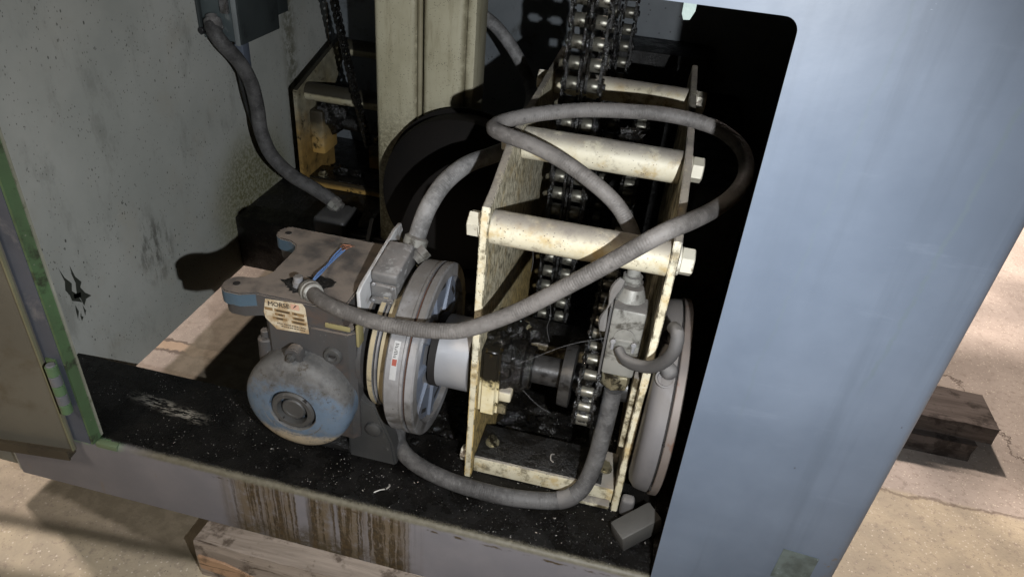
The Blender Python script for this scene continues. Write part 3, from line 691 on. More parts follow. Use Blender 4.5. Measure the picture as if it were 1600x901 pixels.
prism(bm, pts, 0, -.1575, -.130); bmesh.ops.bevel(bm, geom=bm.edges[:], offset=.005, segments=3, affect='EDGES'); fl = link('bearing_flange', bm, FLANGE, sh)
bm = new(); lathe(bm, (-.1303, AY, AZ), (1, 0, 0), [(0, .045), (.008, .044), (.012, .040), (.026, .038), (.029, .032), (.031, .021)], 36); link('bearing_housing', bm, OILWET, sh)
bm = new(); lathe(bm, (-.106, AY, AZ), (1, 0, 0), [(0, .031), (.014, .031), (.016, .021)], 28); link('locking_collar', bm, OILWET, sh)
for (cy, cz) in ((-.040, -.050), (.040, -.050), (.040, .044), (-.040, .044)):
    bm = new(); hexn(bm, (-.1298, AY + cy, AZ + cz), (-.118, AY + cy, AZ + cz), .0092); link('bolt', bm, BOLT if cz < 0 else OILDRY, sh)
bm = new(); box(bm, (-.1297, AY - .050, AZ - .030), (-.112, AY - .028, AZ - .012), .003, 3); link('grease_plug', bm, CREAML, sh)
bm = new(); lathe(bm, (-.051, AY, AZ), (1, 0, 0), [(0, .038), (.001, .043), (.016, .045), (.018, .038)], 36); link('sprocket_hub', bm, SHAFT, sh)
# toothed wheel
NT_ = 16; PITCH = .0220; PR = PITCH / (2 * math.sin(math.pi / NT_)); SX = -.0110
bm = new(); pts = []
for i in range(NT_ * 6):
    a = 2 * math.pi * i / (NT_ * 6); k = math.cos(a * NT_)
    pts.append((AY + (PR - .0055 * k * .9) * math.cos(a), AZ + (PR - .0055 * k * .9) * math.sin(a)))
prism(bm, pts, 0, SX - .0045, SX + .0045); link('toothed_wheel', bm, OILWET, sh)

# ================================================================ CHAINS
def plate_poly(p, w=.010, n=7):
    pts = []
    for i in range(n): a = math.pi / 2 + math.pi * i / (n - 1); pts.append((w * math.cos(a), w * math.sin(a)))
    pts += [(p * .5, -w * .72)]
    for i in range(n): a = -math.pi / 2 + math.pi * i / (n - 1); pts.append((p + w * math.cos(a), w * math.sin(a)))
    pts += [(p * .5, w * .72)]
    return pts
def link_mesh(name, p, xs, mat, pin=None, w=.010, th=.003, spread=None):
    """Chain link: side plates at the given x, running along +Y, pins at both ends."""
    bm = new()
    for x in xs: prism(bm, plate_poly(p, w), 0, x - th / 2, x + th / 2)
    if pin:
        for y in (0, p): lathe(bm, (-pin, y, 0), (1, 0, 0), [(0, w * .30), (.0008, w * .40), (2 * pin - .0008, w * .40), (2 * pin, w * .30)], 10)
    bmesh.ops.recalc_face_normals(bm, faces=bm.faces)
    me = bpy.data.meshes.new(name); bm.to_mesh(me); bm.free(); me.materials.append(mat)
    me.polygons.foreach_set('use_smooth', [True] * len(me.polygons)); me.set_sharp_from_angle(angle=math.radians(40))
    return me
def roller_mesh(name, xs, wd, r, mat):
    bm = new()
    for x in xs: lathe(bm, (x - wd / 2, 0, 0), (1, 0, 0), [(0, r * .92), (wd * .08, r), (wd * .92, r), (wd, r * .92)], 16)
    bmesh.ops.recalc_face_normals(bm, faces=bm.faces)
    me = bpy.data.meshes.new(name); bm.to_mesh(me); bm.free(); me.materials.append(mat)
    me.polygons.foreach_set('use_smooth', [True] * len(me.polygons)); me.set_sharp_from_angle(angle=math.radians(40))
    return me
def walk(path, p):
    """Points along a polyline at exact chord pitch p."""
    P = [V(q) for q in path]; out = [P[0]]; i = 0; cur = P[0]; a = P[0]
    while i < len(P) - 1:
        b = P[i + 1]
        if (b - cur).length < p: i += 1; a = P[i]; continue
        lo, hi = 0., 1.
        for _ in range(30):
            m = (lo + hi) / 2
            if (a.lerp(b, m) - cur).length < p: lo = m
            else: hi = m
        cur = a.lerp(b, hi); a = cur; out.append(cur)
    return out
def chain(label, cat, path, p, inner, outer, roll, pinaxis=(1, 0, 0), group=None, jig=.0):
    J = walk(path, p); root = thing('roller_chain', label, cat, J[0], group)
    ax = V(pinaxis).normalized()
    for i, q in enumerate(J):
        nx = J[min(i + 1, len(J) - 1)] if i < len(J) - 1 else q + (q - J[i - 1])
        d = (nx - q).normalized(); a = (ax - d * ax.dot(d)).normalized(); c = a.cross(d)
        M = Matrix(((a.x, d.x, c.x, q.x - J[0].x), (a.y, d.y, c.y, q.y - J[0].y), (a.z, d.z, c.z, q.z - J[0].z), (0, 0, 0, 1)))
        for nm, me in (('roller', roll), ('chain_link', inner if i % 2 else outer)):
            if nm == 'chain_link' and i == len(J) - 1: continue
            o = bpy.data.objects.new(nm, me); COL.objects.link(o); o.parent = root; o.matrix_local = M
    return root
# heavy duplex lift chain: near and far strand
P2 = .0290; W2 = .0300
me_in = link_mesh('duplex_inner', P2, (-W2 / 2 - .0095, -W2 / 2 + .0095, W2 / 2 - .0095, W2 / 2 + .0095), LINK, None, .0130, .0036)
me_out = link_mesh('duplex_outer', P2, (-W2 / 2 - .0128, 0, W2 / 2 + .0128), LINK, .0325, .0125, .0036)
me_ro = roller_mesh('duplex_roller', (-W2 / 2, W2 / 2), .0168, .0098, ROLL)
chain('heavy double strand roller chain with bright rollers hanging in front of the rear spacer tube', 'chain', [(-.1015, .40, .92), (-.1015, .40, -.03)], P2, me_in, me_out, me_ro, group='double strand lift chains')
chain('far run of the double strand chain, half hidden behind the near run', 'chain', [(-.083, .72, .96), (-.083, .72, .10)], P2, me_in, me_out, me_ro, group='double strand lift chains')
# single drive chain round the sprocket and back to the rear
P1 = PITCH
me_i1 = link_mesh('single_inner', P1, (-.0095, .0095), LINK, None, .0086, .0026)
me_o1 = link_mesh('single_outer', P1, (-.0125, .0125), LINK, .0155, .0086, .0026)
me_r1 = roller_mesh('single_roller', (0,), .0165, .0072, ROLL)
path = [(SX, .62, .10 - .06)]
path = [(SX, .66, .055)]
a0 = -82
for i in range(60):
    a = math.radians(a0 - (184) * i / 59)
    path.append((SX, AY + PR * math.cos(a), AZ + PR * math.sin(a)))
path += [(SX, .55, .365), (SX, .66, .40)]
chain('greasy single drive chain wrapped round the front sprocket between the cream plates', 'chain', path, P1, me_i1, me_o1, me_r1)
# lighter chains at the left rear
P3 = .0127
me_i3 = link_mesh('small_inner', P3, (-.0055, .0055), LINK, None, .0058, .0022)
me_o3 = link_mesh('small_outer', P3, (-.0075, .0075), LINK, .0095, .0058, .0022)
me_r3 = roller_mesh('small_roller', (0,), .0075, .0042, OILWET)
chain('slack black chain slanting down past the pale left wall to the rear bracket', 'chain', [(-.715, .85, .62), (-.690, .85, .46), (-.665, .855, .32), (-.630, .86, .155)], P3, me_i3, me_o3, me_r3, (0.35, 1, 0), 'thin chains at the left rear')
chain('straight black chain hanging close beside the cream upright', 'chain', [(-.605, .88, .62), (-.600, .88, .06)], P3, me_i3, me_o3, me_r3, (0.35, 1, 0), 'thin chains at the left rear')

# ================================================================ REAR LEFT BRACKET
rb = thing('rear_bracket', 'small cream bracket with two cross tubes and an oily bearing by the left wall', 'bracket', (-.72, .98, .018))
bm = new(); prism(bm, [(.850, .019), (.850, .265), (1.10, .33), (1.10, .27), (1.02, .20), (1.02, .019)], 0, -.806, -.796); link('side_plate', bm, CREAMY, rb)
bm = new(); prism(bm, [(.850, .020), (.850, .262), (.8525, .263), (.8525, .020)], 0, -.8055, -.7965); bmesh.ops.translate(bm, verts=bm.verts, vec=(0, -.003, 0)); link('plate_edge', bm, CREAMY, rb, 0)
bm = new(); cyl(bm, (-.7955, .90, .250), (-.56, .90, .250), .021, n=28); link('cross_tube', bm, CREAMY, rb)
bm = new(); cyl(bm, (-.7955, 1.10, .305), (-.56, 1.10, .305), .020, n=28); link('cross_tube', bm, CREAMY, rb)
bm = new(); box(bm, (-.7955, .895, .095), (-.760, .970, .205), .006); link('bearing_flange', bm, CREAMY, rb)
bm = new(); blob(bm, (-.752, .94, .185), (.032, .035, .042), 2, .4); blob(bm, (-.765, .925, .205), (.022, .022, .02), 5, .4); link('oily_bearing', bm, OILWET, rb)
bm = new(); cyl(bm, (-.75, .945, .168), (-.57, .945, .160), .017, n=22); link('cross_shaft', bm, OILDRY, rb)
bm = new(); box(bm, (-.7955, .868, .0185), (-.56, .945, .040), .003); link('base_bar', bm, CREAMY, rb)
bm = new(); box(bm, (-.7955, .872, .0405), (-.56, .943, .043), .001); link('oil_crust', bm, OIL, rb)
bm = new(); box(bm, (-.70, 1.02, .0185), (-.56, 1.09, .085), .003); link('base_bar', bm, CREAMY, rb)
bm = new(); box(bm, (-.70, 1.021, .0853), (-.56, 1.089, .088), .001); link('oil_crust', bm, OIL, rb)
for x, y, z in ((-.768, .89, .043), (-.682, 1.04, .088)):
    bm = new(); lathe(bm, (x, y, z), (0, 0, 1), [(0, .012), (.003, .012)], 20); hexn(bm, (x, y, z + .0035), (x, y, z + .013), .0095); link('bolt', bm, BOLT, rb)
bm = new(); blob(bm, (-.728, .915, .050), (.020, .016, .014), 4, .5); blob(bm, (-.70, .925, .046), (.030, .014, .008), 8, .5); link('grease_lump', bm, OILWET, rb)

# ================================================================ GEAR REDUCER
gr = thing('gear_reducer', 'blue and black worm gear reducer with dusty top flange and round end cowl', 'gearbox', (-.40, .15, 0))
# flange on top: two lugs on the left with a concave side between
fp = [(-.335, .072), (-.455, .072), (-.474, .0635)] + arc(-.487, .083, .0205, 250, 100, 8) + [(-.474, .106), (-.465, .113), (-.4605, .125), (-.4605, .190), (-.465, .201), (-.476, .208)] + arc(-.488, .229, .0195, 250, 80, 8) + [(-.46, .2475), (-.335, .2475)]
bm = new(); f1, f2, sd = prism(bm, fp, 2, .262, .282)
for s in sd: s.material_index = 1 if s.calc_center_median().x < -.456 else 0
bmesh.ops.bevel(bm, geom=[e for e in bm.edges if f2 in e.link_faces], offset=.0018, segments=2, affect='EDGES')
top = link('top_flange', bm, [GEARTOP, GEARBLUE], gr)
for x, y in ((-.489, .084), (-.490, .228)):
    bm = new(); lathe(bm, (x, y, .2822), (0, 0, 1), [(0, .0052), (.0003, .0052)], 20); link('bolt_hole', bm, BLACKGAP, top)
    bm = new(); lathe(bm, (x, y, .2821), (0, 0, 1), [(.0000, .0062), (.0005, .0058), (.0005, .0050)], 20, False); link('hole_rim', bm, GEARTOP, top)
# lower flange step below the lugs
bm = new(); prism(bm, [(x + (.004 if x < -.45 else 0), y + .002) for x, y in fp], 2, .246, .2615); link('flange_step', bm, GEARTOP, gr)
# housing
bm = new()
prism(bm, [(-.442, .0735), (-.330, .0735), (-.322, .081), (-.322, .232), (-.330, .240), (-.442, .240), (-.450, .232), (-.450, .081)], 2, .050, .2458)
bmesh.ops.bevel(bm, geom=[e for e in bm.edges if abs(e.verts[0].co.z - e.verts[1].co.z) < 1e-5], offset=.004, segments=2, affect='EDGES')
hs = link('housing', bm, GEARTOP, gr)
bm = new(); lathe(bm, (-.3235, AY, AZ), (1, 0, 0), [(0, .082), (.006, .080), (.010, .060), (.014, .050)], 40); link('output_cover', bm, GEARTOP, gr)
bm = new(); cyl(bm, (-.32, AY, AZ), (-.15, AY, AZ), .016, n=24); link('output_shaft', bm, OILDRY, gr)
bm = new(); box(bm, (-.3205, .0785, .222), (-.3165, .0955, .2575), .001); box(bm, (-.360, .0715, .250), (-.325, .0745, .257), .001); link('yellow_tag', bm, paint('olive_tag', (.22, .19, .09), None, .5), gr)
# front plug, boss and bolts
bm = new(); lathe(bm, (-.352, .0732, .204), (0, -1, 0), [(0, .0135), (.003, .0128), (.005, .0115), (.0052, .0075), (.002, .006), (.002, 0)], 24); link('oil_plug', bm, GREYPAINT, gr)
bm = new(); box(bm, (-.3565, .0685, .2025), (-.3475, .0705, .2055), .0005); link('plug_slot', bm, BLACKGAP, gr)
bm = new(); cyl(bm, (-.458, .086, .135), (-.458, .086, .200), .013, .011, 18, .002); cyl(bm, (-.458, .086, .2005), (-.458, .086, .212), .006, None, 14, .001); link('side_boss', bm, GEARTOP, gr)
bm = new(); cyl(bm, (-.329, .066, .134), (-.329, .075, .134), .004, n=12, bev=.0006); link('small_screw', bm, ALU, gr)
# end cowl (axis towards the front), hub rings and lug
CC = V((-.399, .088, .125)); NA = V((.02, -1, .02)).normalized()
def cowl_pt(t): return CC + NA * t
bm = new(); lathe(bm, CC, NA, [(0, .0760), (.032, .0768), (.0405, .0752), (.0460, .0715), (.0495, .0655), (.0525, .0570), (.0550, .0465), (.0562, .0380), (.0562, .0345), (.0545, .0332), (.042, .0330), (.042, 0)], 64); cw = link('end_cowl', bm, COWL, gr, 50)
bm = new(); lathe(bm, CC + NA * .0445, NA, [(0, .0310), (.010, .0308), (.0125, .028), (.0125, .0225), (.008, .0215), (.000, .0215)], 40, False); link('hub_ring', bm, GREYPAINT, cw)
bm = new(); lathe(bm, CC + NA * .0445, NA, [(0, .0172), (.0075, .0170), (.0095, .0150), (.0095, .011), (.0088, .0105), (.0088, 0)], 36); link('hub_centre', bm, GREYPAINT, cw)
u = V((1, 0, 0)) - NA * NA.x; u.normalize(); vv = NA.cross(u)
for a0_ in (48, 228):
    bm = new(); a = math.radians(a0_); c = cowl_pt(.0545) + (u * math.cos(a) + vv * math.sin(a)) * .0268
    box(bm, c - V((.0042, .002, .0042)), c + V((.0042, .002, .0042)), .0008); link('ring_notch', bm, BLACKGAP, cw)
# raised cast lettering round the lower rim is worn to small unreadable ridges
bm = new()
for i in range(46):
    if i % 9 == 8: continue
    a = math.radians(200 + i * 3.1 + random.uniform(-.5, .5)); rr = .0445
    c = cowl_pt(.0548) + (u * math.cos(a) + vv * -abs(math.sin(a))) * rr
    s = random.uniform(.0005, .0009); box(bm, c - V((s, .0008, .0013)), c + V((s, .0008, .0013)))
link('cast_ridges', bm, paint('worn_ridge', (.12, .125, .125), (.06, .06, .06), .6), cw, 0)
bm = new(); c = cowl_pt(-.030); pts = arc(0, 0, .012, 0, 180, 8)
poly = [(CC.x - .012 + 0, CC.z + .066)] + [(CC.x + .0 + px_, CC.z + .083 + pz_) for px_, pz_ in pts][::-1] + [(CC.x + .012, CC.z + .066)]
prism(bm, poly, 1, .050, .064); bmesh.ops.bevel(bm, geom=bm.edges[:], offset=.0015, segments=2, affect='EDGES'); lg = link('cowl_lug', bm, GEARTOP, cw)
bm = new(); hexn(bm, (CC.x, .0498, CC.z + .083), (CC.x, .043, CC.z + .083), .0062); cyl(bm, (CC.x, .044, CC.z + .083), (CC.x, .039, CC.z + .083), .003, n=10); link('bolt', bm, GREYPAINT, lg)
# foot
bm = new(); prism(bm, [(-.345, .001), (-.345, .11), (-.325, .125), (-.300, .11), (-.276, .045), (-.270, .001)], 1, .086, .112); bmesh.ops.bevel(bm, geom=bm.edges[:], offset=.003, segments=2, affect='EDGES'); ft = link('foot', bm, GREYPAINT, gr)
bm = new(); box(bm, (-.45, .09, .0012), (-.275, .235, .014), .003); link('base_plate', bm, OILDRY, gr)
bm = new(); lathe(bm, (-.3035, .0858, .070), (0, -1, 0), [(0, .0125), (.004, .012), (.006, .009), (.006, 0)], 24); link('foot_bolt', bm, GREYPAINT, ft)
# nameplate with print
NP0 = set(bpy.data.objects)
bm = new(); prism(bm, [(-.4415, .2575), (-.389, .2610), (-.3855, .255), (-.3835, .214), (-.430, .211), (-.4445, .226), (-.446, .236)], 1, .0744, .0750); npl = link('nameplate', bm, PLATE, gr, 0)
text('maker_name', 'MORSE', .0098, INK, npl, (-.4385, .0743, .2480), (1, 0, .06), (0, 0, 1))
bm = new(); box(bm, (-.4055, .0740, .2495), (-.394, .0743, .2580)); link('logo_box', bm, paint('pink_print', (.50, .30, .22), None, .5), npl, 0)
bm = new(); prism(bm, [(-.4030, .2510), (-.3995, .2565), (-.3965, .2572), (-.3990, .2545)], 1, .0737, .07395); link('logo_mark', bm, INK, npl, 0)
bm = new()
for (x0, x1, z0, z1) in ((-.444, -.4325, .2402, .2448), (-.430, -.4075, .2402, .2448), (-.405, -.388, .2402, .2448), (-.430, -.4155, .2340, .2382), (-.405, -.388, .2330, .2375), (-.434, -.413, .2275, .2315), (-.407, -.3865, .2265, .231)): box(bm, (x0, .0742, z0), (x1, .0744, z1))
link('print_fields', bm, INKB, npl, 0)
bm = new()
for (x0, x1, z) in ((-.427, -.4095, .2425), (-.4245, -.4195, .2360), (-.402, -.390, .2352), (-.428, -.419, .2295), (-.404, -.389, .2287), (-.402, -.398, .2428)):
    x = x0
    while x < x1: s = random.uniform(.0007, .0012); box(bm, (x, .0738, z - .0011), (x + s, .0741, z + .0011)); x += s + .0006
for z in (.2218, .2180):
    x = -.428 + (0.2218 - z) * 1.5
    while x < -.389:
        s = random.uniform(.0008, .003)
        box(bm, (x, .0740, z - .0006), (x + s, .0743, z + .0006)); x += s + random.uniform(.0005, .0015)
link('small_print', bm, INK, npl, 0)
for o_ in set(bpy.data.objects) - NP0:
    if o_.parent is gr: o_.location += V((0, -.0033, .0195))
# conduit bush and breather on top
bm = new(); lathe(bm, (-.410, .104, .282), (0, 0, 1), [(0, .008), (.008, .008), (.009, .0062), (.016, .0062), (.017, .005)], 20); link('breather', bm, ALU, gr)
bm = new(); blob(bm, (-.408, .104, .2825), (.016, .014, .0022), 3, .8, 3, 3); blob(bm, (-.388, .122, .2825), (.018, .012, .0012), 6, .9, 3, 3); blob(bm, (-.424, .110, .2825), (.012, .008, .0012), 9, .9, 3, 3); link('oil_stain', bm, OILDRY, top)

# exposed wires lying on the reducer
wr = thing('loose_wires', 'blue wires with bare copper ends poking out across the dusty reducer top', 'wires', (-.40, .13, .283))
for k, (dx, dz, dy) in enumerate(((0, 0, 0), (.0022, .0008, .002), (-.0016, .0014, .003))):
    pts = [(-.3915 + dx * .3, .108, .292 + dz), (-.3925 + dx, .128, .291 + dz), (-.3945 + dx * .5, .155 + dy, .2865 + dz), (-.3950 + dx * 1.4, .180 + dy, .2860 + dz), (-.3920 + dx * 1.7, .200 + dy, .2880 + dz)]
    bm = new(); tube(bm, pts, .0010, 8); ww = link('wire', bm, BLUEW, wr)
    bm = new()
    for q in range(3):
        e = V(pts[-1]); tube(bm, [e, e + V((random.uniform(-.004, .006), .007, random.uniform(.0, .003))), e + V((random.uniform(-.006, .012), .011, random.uniform(-.001, .003)))], .00035, 5)
    link('copper_end', bm, COPPER, ww)

# ================================================================ CLUTCH ON THE REDUCER SHAFT
cl = thing('disc_clutch', 'grey two disc electric clutch between the gear reducer and the cream frame', 'clutch', (-.25, AY, AZ - .13))
bm = new()
lathe(bm, (-.303, AY, AZ), (1, 0, 0), [(0, .05), (0, .0935), (.002, .0965), (.0085, .0965), (.009, .0935), (.011, .0935), (.0115, .0960), (.014, .0960), (.0145, .0935), (.0165, .0935), (.017, .0965), (.026, .0965), (.028, .0935), (.028, .05)], 80,
      mats=[0, 0, 1, 0, 2, 0, 0, 0, 2, 0, 1, 0, 0]); link('armature_disc', bm, [ALU, BRASSY, BLACKGAP], cl)
bm = new(); lathe(bm, (-.276, AY, AZ), (1, 0, 0), [(0, .085), (.008, .085)], 60); link('gap_ring', bm, BLACKGAP, cl)
bm = new(); lathe(bm, (-.2690, AY, AZ), (1, 0, 0), [(0, .06), (0, .1205), (.0025, .1235), (.022, .1235), (.0235, .1250), (.027, .1250), (.0275, .1215), (.0275, .06)], 96); link('field_disc', bm, ALU, cl)
bm = new(); lathe(bm, (-.2412, AY, AZ), (1, 0, 0), [(0, .1215), (.0022, .1215)], 96); link('groove', bm, RUSTGAP, cl)
bm = new(); lathe(bm, (-.2388, AY, AZ), (1, 0, 0), [(0, .06), (0, .1235), (.001, .1250), (.0095, .1250), (.0115, .1225), (.0115, .107), (.004, .104), (.003, .06)], 96, mats=[0, 0, 0, 0, 0, 0, 1]); link('front_ring', bm, [ALU, ALUB], cl)
for i in range(9):
    a = 2 * math.pi * i / 9 + .25; bm = new()
    c = V((0, math.cos(a), math.sin(a))); t = V((0, -math.sin(a), math.cos(a))); o_ = V((-.2365, AY, AZ))
    q = []
    for r_, hw in ((.055, .007), (.1055, .0125)):
        for s in (-1, 1): q.append((o_ + c * r_ + t * hw * s, o_ + c * r_ + t * hw * s * .6 + V((.005, 0, 0))))
    A = [bm.verts.new(p) for p, _ in q]; B = [bm.verts.new(p) for _, p in q]
    for f in ((A[0], A[1], A[3], A[2]), (B[0], B[2], B[3], B[1]), (A[0], A[2], B[2], B[0]), (A[1], B[1], B[3], A[3]), (A[0], B[0], B[1], A[1]), (A[2], A[3], B[3], B[2])): bm.faces.new(f)
    link('spoke_rib', bm, ALUB, cl)
for i in range(9):
    a = 2 * math.pi * (i + .5) / 9 + .25; o_ = V((-.2355, AY + .092 * math.cos(a), AZ + .092 * math.sin(a))); t = V((0, -math.sin(a), math.cos(a)))
    bm = new(); n0 = V((0, math.cos(a), math.sin(a)))
    vs = [bm.verts.new(o_ + t * x + n0 * y) for x, y in ((-.012, .003), (.012, .003), (.012, -.003), (-.012, -.003))]; f = bm.faces.new(vs)
    r = bmesh.ops.extrude_face_region(bm, geom=[f]); bmesh.ops.translate(bm, verts=[g for g in r['geom'] if isinstance(g, bmesh.types.BMVert)], vec=(.0008, 0, 0))
    link('vent_slot', bm, BLACKGAP, cl)
bm = new(); lathe(bm, (-.231, AY, AZ), (1, 0, 0), [(0, .054), (.010, .054)], 56); link('hub_gap', bm, BLACKGAP, cl)
bm = new(); lathe(bm, (-.2240, AY, AZ), (1, 0, 0), [(0, .02), (0, .0515), (.001, .0525), (.047, .0525), (.048, .0515), (.048, .017)], 64); link('hub', bm, HUBM, cl)
# paper label on the rim: wraps the field disc
def rim_label(a0, a1, x0, x1, r, mat, nm, par):
    bm = new(); n = 8; A = []; B = []
    for i in range(n + 1):
        a = math.radians(a0 + (a1 - a0) * i / n); y, z = AY + r * math.cos(a), AZ + r * math.sin(a)
        A.append(bm.verts.new((x0, y, z))); B.append(bm.verts.new((x1, y, z)))
    for i in range(n): bm.faces.new([A[i], B[i], B[i + 1], A[i + 1]])
    return link(nm, bm, mat, par)
lb = rim_label(141, 165, -.260, -.2515, .1238, LABELW, 'paper_label', cl)
rim_label(152, 156, -.2588, -.2527, .1240, REDINK, 'red_mark', lb)
for k in range(9): rim_label(142.5 + k * 1.0, 142.95 + k * 1.0, -.2588 + random.uniform(0, .001), -.2540 + random.uniform(-.002, .001), .1240, INK, 'print_line', lb)

# ================================================================ BRAKE DRUM ON THE RIGHT
bd = thing('brake_drum', 'grey brake drum with rusty rim outside the right hand plate near the blue panel', 'brake drum', (.09, .165, .05))
BY, BZ, BR = .165, .180, .1335
bm = new(); lathe(bm, (.0650, BY, BZ), (1, 0, 0), [(0, .04), (0, BR - .020), (.002, BR - .010), (.008, BR - .003), (.016, BR - .001), (.0245, BR), (.025, BR - .004)], 96); body = link('drum_body', bm, DRUM, bd, 45)
bm = new(); lathe(bm, (.0900, BY, BZ), (1, 0, 0), [(0, BR - .004), (.0025, BR - .004)], 96); link('groove', bm, BLACKGAP, bd)
bm = new(); lathe(bm, (.0925, BY, BZ), (1, 0, 0), [(0, BR - .006), (0, BR + .001), (.001, BR + .002), (.0095, BR + .002), (.011, BR - .001), (.011, .05)], 96); link('rim_band', bm, RUSTRIM, bd)
def on_drum(a, x, lift=0):
    a = math.radians(a); return V((x, BY + (BR + lift) * math.cos(a), BZ + (BR + lift) * math.sin(a)))
for a, rr in ((108, .0115), (132, .0120)):
    bm = new(); c = on_drum(a, .078, -.004); nrm = (on_drum(a, .078, 1) - on_drum(a, .078)).normalized()
    lathe(bm, c - nrm * .002, nrm, [(0, rr), (.0065, rr * .98), (.0066, rr * .8), (.003, rr * .7), (.003, 0)], 24); link('terminal_pocket', bm, BLACKGAP if a < 110 else DRUM, bd)
bm = new(); c = on_drum(128, .080, .004); blob(bm, c, (.011, .013, .010), 3, .12, 3, 1.2); link('cable_boot', bm, RUBBER, bd)
for a in (168, 205): 
    bm = new(); c = on_drum(a, .0915, -.002); box(bm, c - V((.0016, .003, .004)), c + V((.0016, .003, .004))); link('rim_notch', bm, BLACKGAP, bd)

# ================================================================ CONDUITS
cA = thing('flexible_conduit', 'long grey conduit looping from the reducer across the frame back to the brake plug', 'conduit', (-.385, .085, .29))
pA = [(-.3860, .092, .2870), (-.3720, .078, .2930), (-.3564, .067, .2950), (-.3302, .056, .2968), (-.2855, .049, .2951), (-.2343, .046, .2978), (-.1938, .046, .3040), (-.1628, .048, .3131), (-.1115, .052, .3454), (-.0637, .054, .3865), (-.0133, .056, .4326), (.0361, .064, .4760), (.0644, .095, .4806), (.0932, .16, .4690), (.1190, .22, .4670), (.1310, .265, .4765), (.1236, .295, .4932), (.0966, .315, .5064), (.0625, .325, .5113), (.0244, .325, .5139), (-.0133, .32, .5139), (-.0789, .30, .5127), (-.1344, .28, .5061), (-.1712, .255, .5009), (-.1864, .235, .4985), (-.1859, .22, .4972), (-.1686, .21, .4961), (-.1337, .20, .4933), (-.0910, .19, .4830), (-.0479, .18, .4649), (-.0169, .176, .4435), (.0050, .174, .4150), (.0140, .172, .390), (.018, .166, .368)]
bm = new(); tube(bm, pA, .0098, 16); link('hose', bm, HOSE1, cA)
d = (V(pA[1]) - V(pA[0])).normalized()
bm = new(); lathe(bm, V(pA[0]) - d * .010, d, [(0, .010), (.001, .0148), (.011, .0148), (.012, .0135), (.019, .0135), (.021, .0108)], 24); lathe(bm, V(pA[0]) - d * .012, d, [(0, .0095), (.006, .0095)], 20); link('end_fitting', bm, CONN, cA)
bm = new(); lathe(bm, (.018, .166, .374), (0.0, -.08, -1), [(0, .0085), (.014, .0085), (.015, .0125), (.022, .0125), (.023, .0145), (.032, .0145), (.034, .012)], 20); link('end_fitting', bm, CONN, cA)

cB = thing('flexible_conduit', 'pale grey conduit arching up from the small plug box behind the left cream plate', 'conduit', (-.29, .26, .31))
pB = [(-.2890, .222, .312), (-.2835, .235, .3403), (-.2775, .25, .3615), (-.2659, .28, .3831), (-.2449, .32, .398), (-.2150, .36, .4029), (-.1980, .42, .4000), (-.205, .56, .395), (-.228, .72, .370), (-.247, .80, .372), (-.270, .80, .414), (-.306, .80, .459), (-.348, .80, .492), (-.42, .80, .52), (-.50, .80, .54)]
bm = new(); tube(bm, pB, .0128, 16); link('hose', bm, HOSE4, cB)
d = (V(pB[1]) - V(pB[0])).normalized()
bm = new(); lathe(bm, V(pB[0]) - d * .016, d, [(0, .011), (.010, .011), (.0105, .0165), (.012, .0172), (.022, .0172), (.025, .0140)], 20); link('end_fitting', bm, CONN, cB)

cE = thing('flexible_conduit', 'dark conduit running from the brake plug down and along the oily sill under the frame', 'conduit', (.0, .09, .0))
pE = [(.022, .128, .200), (.0215, .122, .170), (.020, .114, .125), (.017, .106, .080), (.008, .094, .042), (-.012, .084, .021), (-.045, .076, .0145), (-.105, .068, .0138), (-.180, .072, .0138), (-.238, .088, .0138), (-.272, .110, .016), (-.287, .140, .020), (-.292, .20, .02), (-.29, .28, -.01)]
bm = new(); tube(bm, pE, .0124, 16); link('hose', bm, HOSE2, cE)
bm = new(); pts = spline(pE)[24:30]; 
i0 = min(range(len(spline(pE))), key=lambda i: (spline(pE)[i] - V((-.012, .084, .021))).length)
bm.free(); bm = new(); tube(bm, spline(pE)[i0 - 2:i0 + 3], .0132, 16, True); link('tape_wrap', bm, RUBBER, cE)

# plug on the frame (brake connector)
pg = thing('brake_plug', 'worn zinc plug block between the drive chain and the right cream plate', 'connector', (.022, .135, .20))
bm = new(); box(bm, (.001, .118, .232), (.043, .156, .336), .004, 2); link('plug_body', bm, CONN, pg)
bm = new(); lathe(bm, (.020, .150, .333), (0, .1, 1), [(0, .0195), (.008, .0175), (.018, .0140)], 20); link('plug_neck', bm, CONN, pg)
bm = new(); box(bm, (-.0025, .117, .228), (.0006, .158, .334), .001); link('gasket', bm, RUBBER, pg)
bm = new(); hexn(bm, (.022, .130, .231), (.022, .127, .211), .0195, .002); link('gland_nut', bm, BOLT, pg)
bm = new(); box(bm, (.008, .1155, .2875), (.036, .1195, .2935), .001); lathe(bm, (.022, .1185, .296), (0, -1, 0), [(0, .013), (.002, .013)], 24); link('clamp_plate', bm, CONN, pg)
for x in (.009, .035):
    bm = new(); cyl(bm, (x, .1155, .2905), (x, .111, .2905), .0035, n=12, bev=.0006); cyl(bm, (x, .1165, .292), (x, .1165, .276), .0022, n=8); link('clamp_screw', bm, ALU, pg)
bm = new(); tube(bm, [(.006, .146, .362), (-.002, .138, .345), (-.0035, .132, .330), (-.007, .128, .312), (-.006, .126, .296)], lambda t: .0045 + .0025 * math.sin(t * 9), 8); link('torn_gasket', bm, paint('stringy_gasket', (.16, .15, .14), (.09, .085, .08), .9, bump=.9), pg)

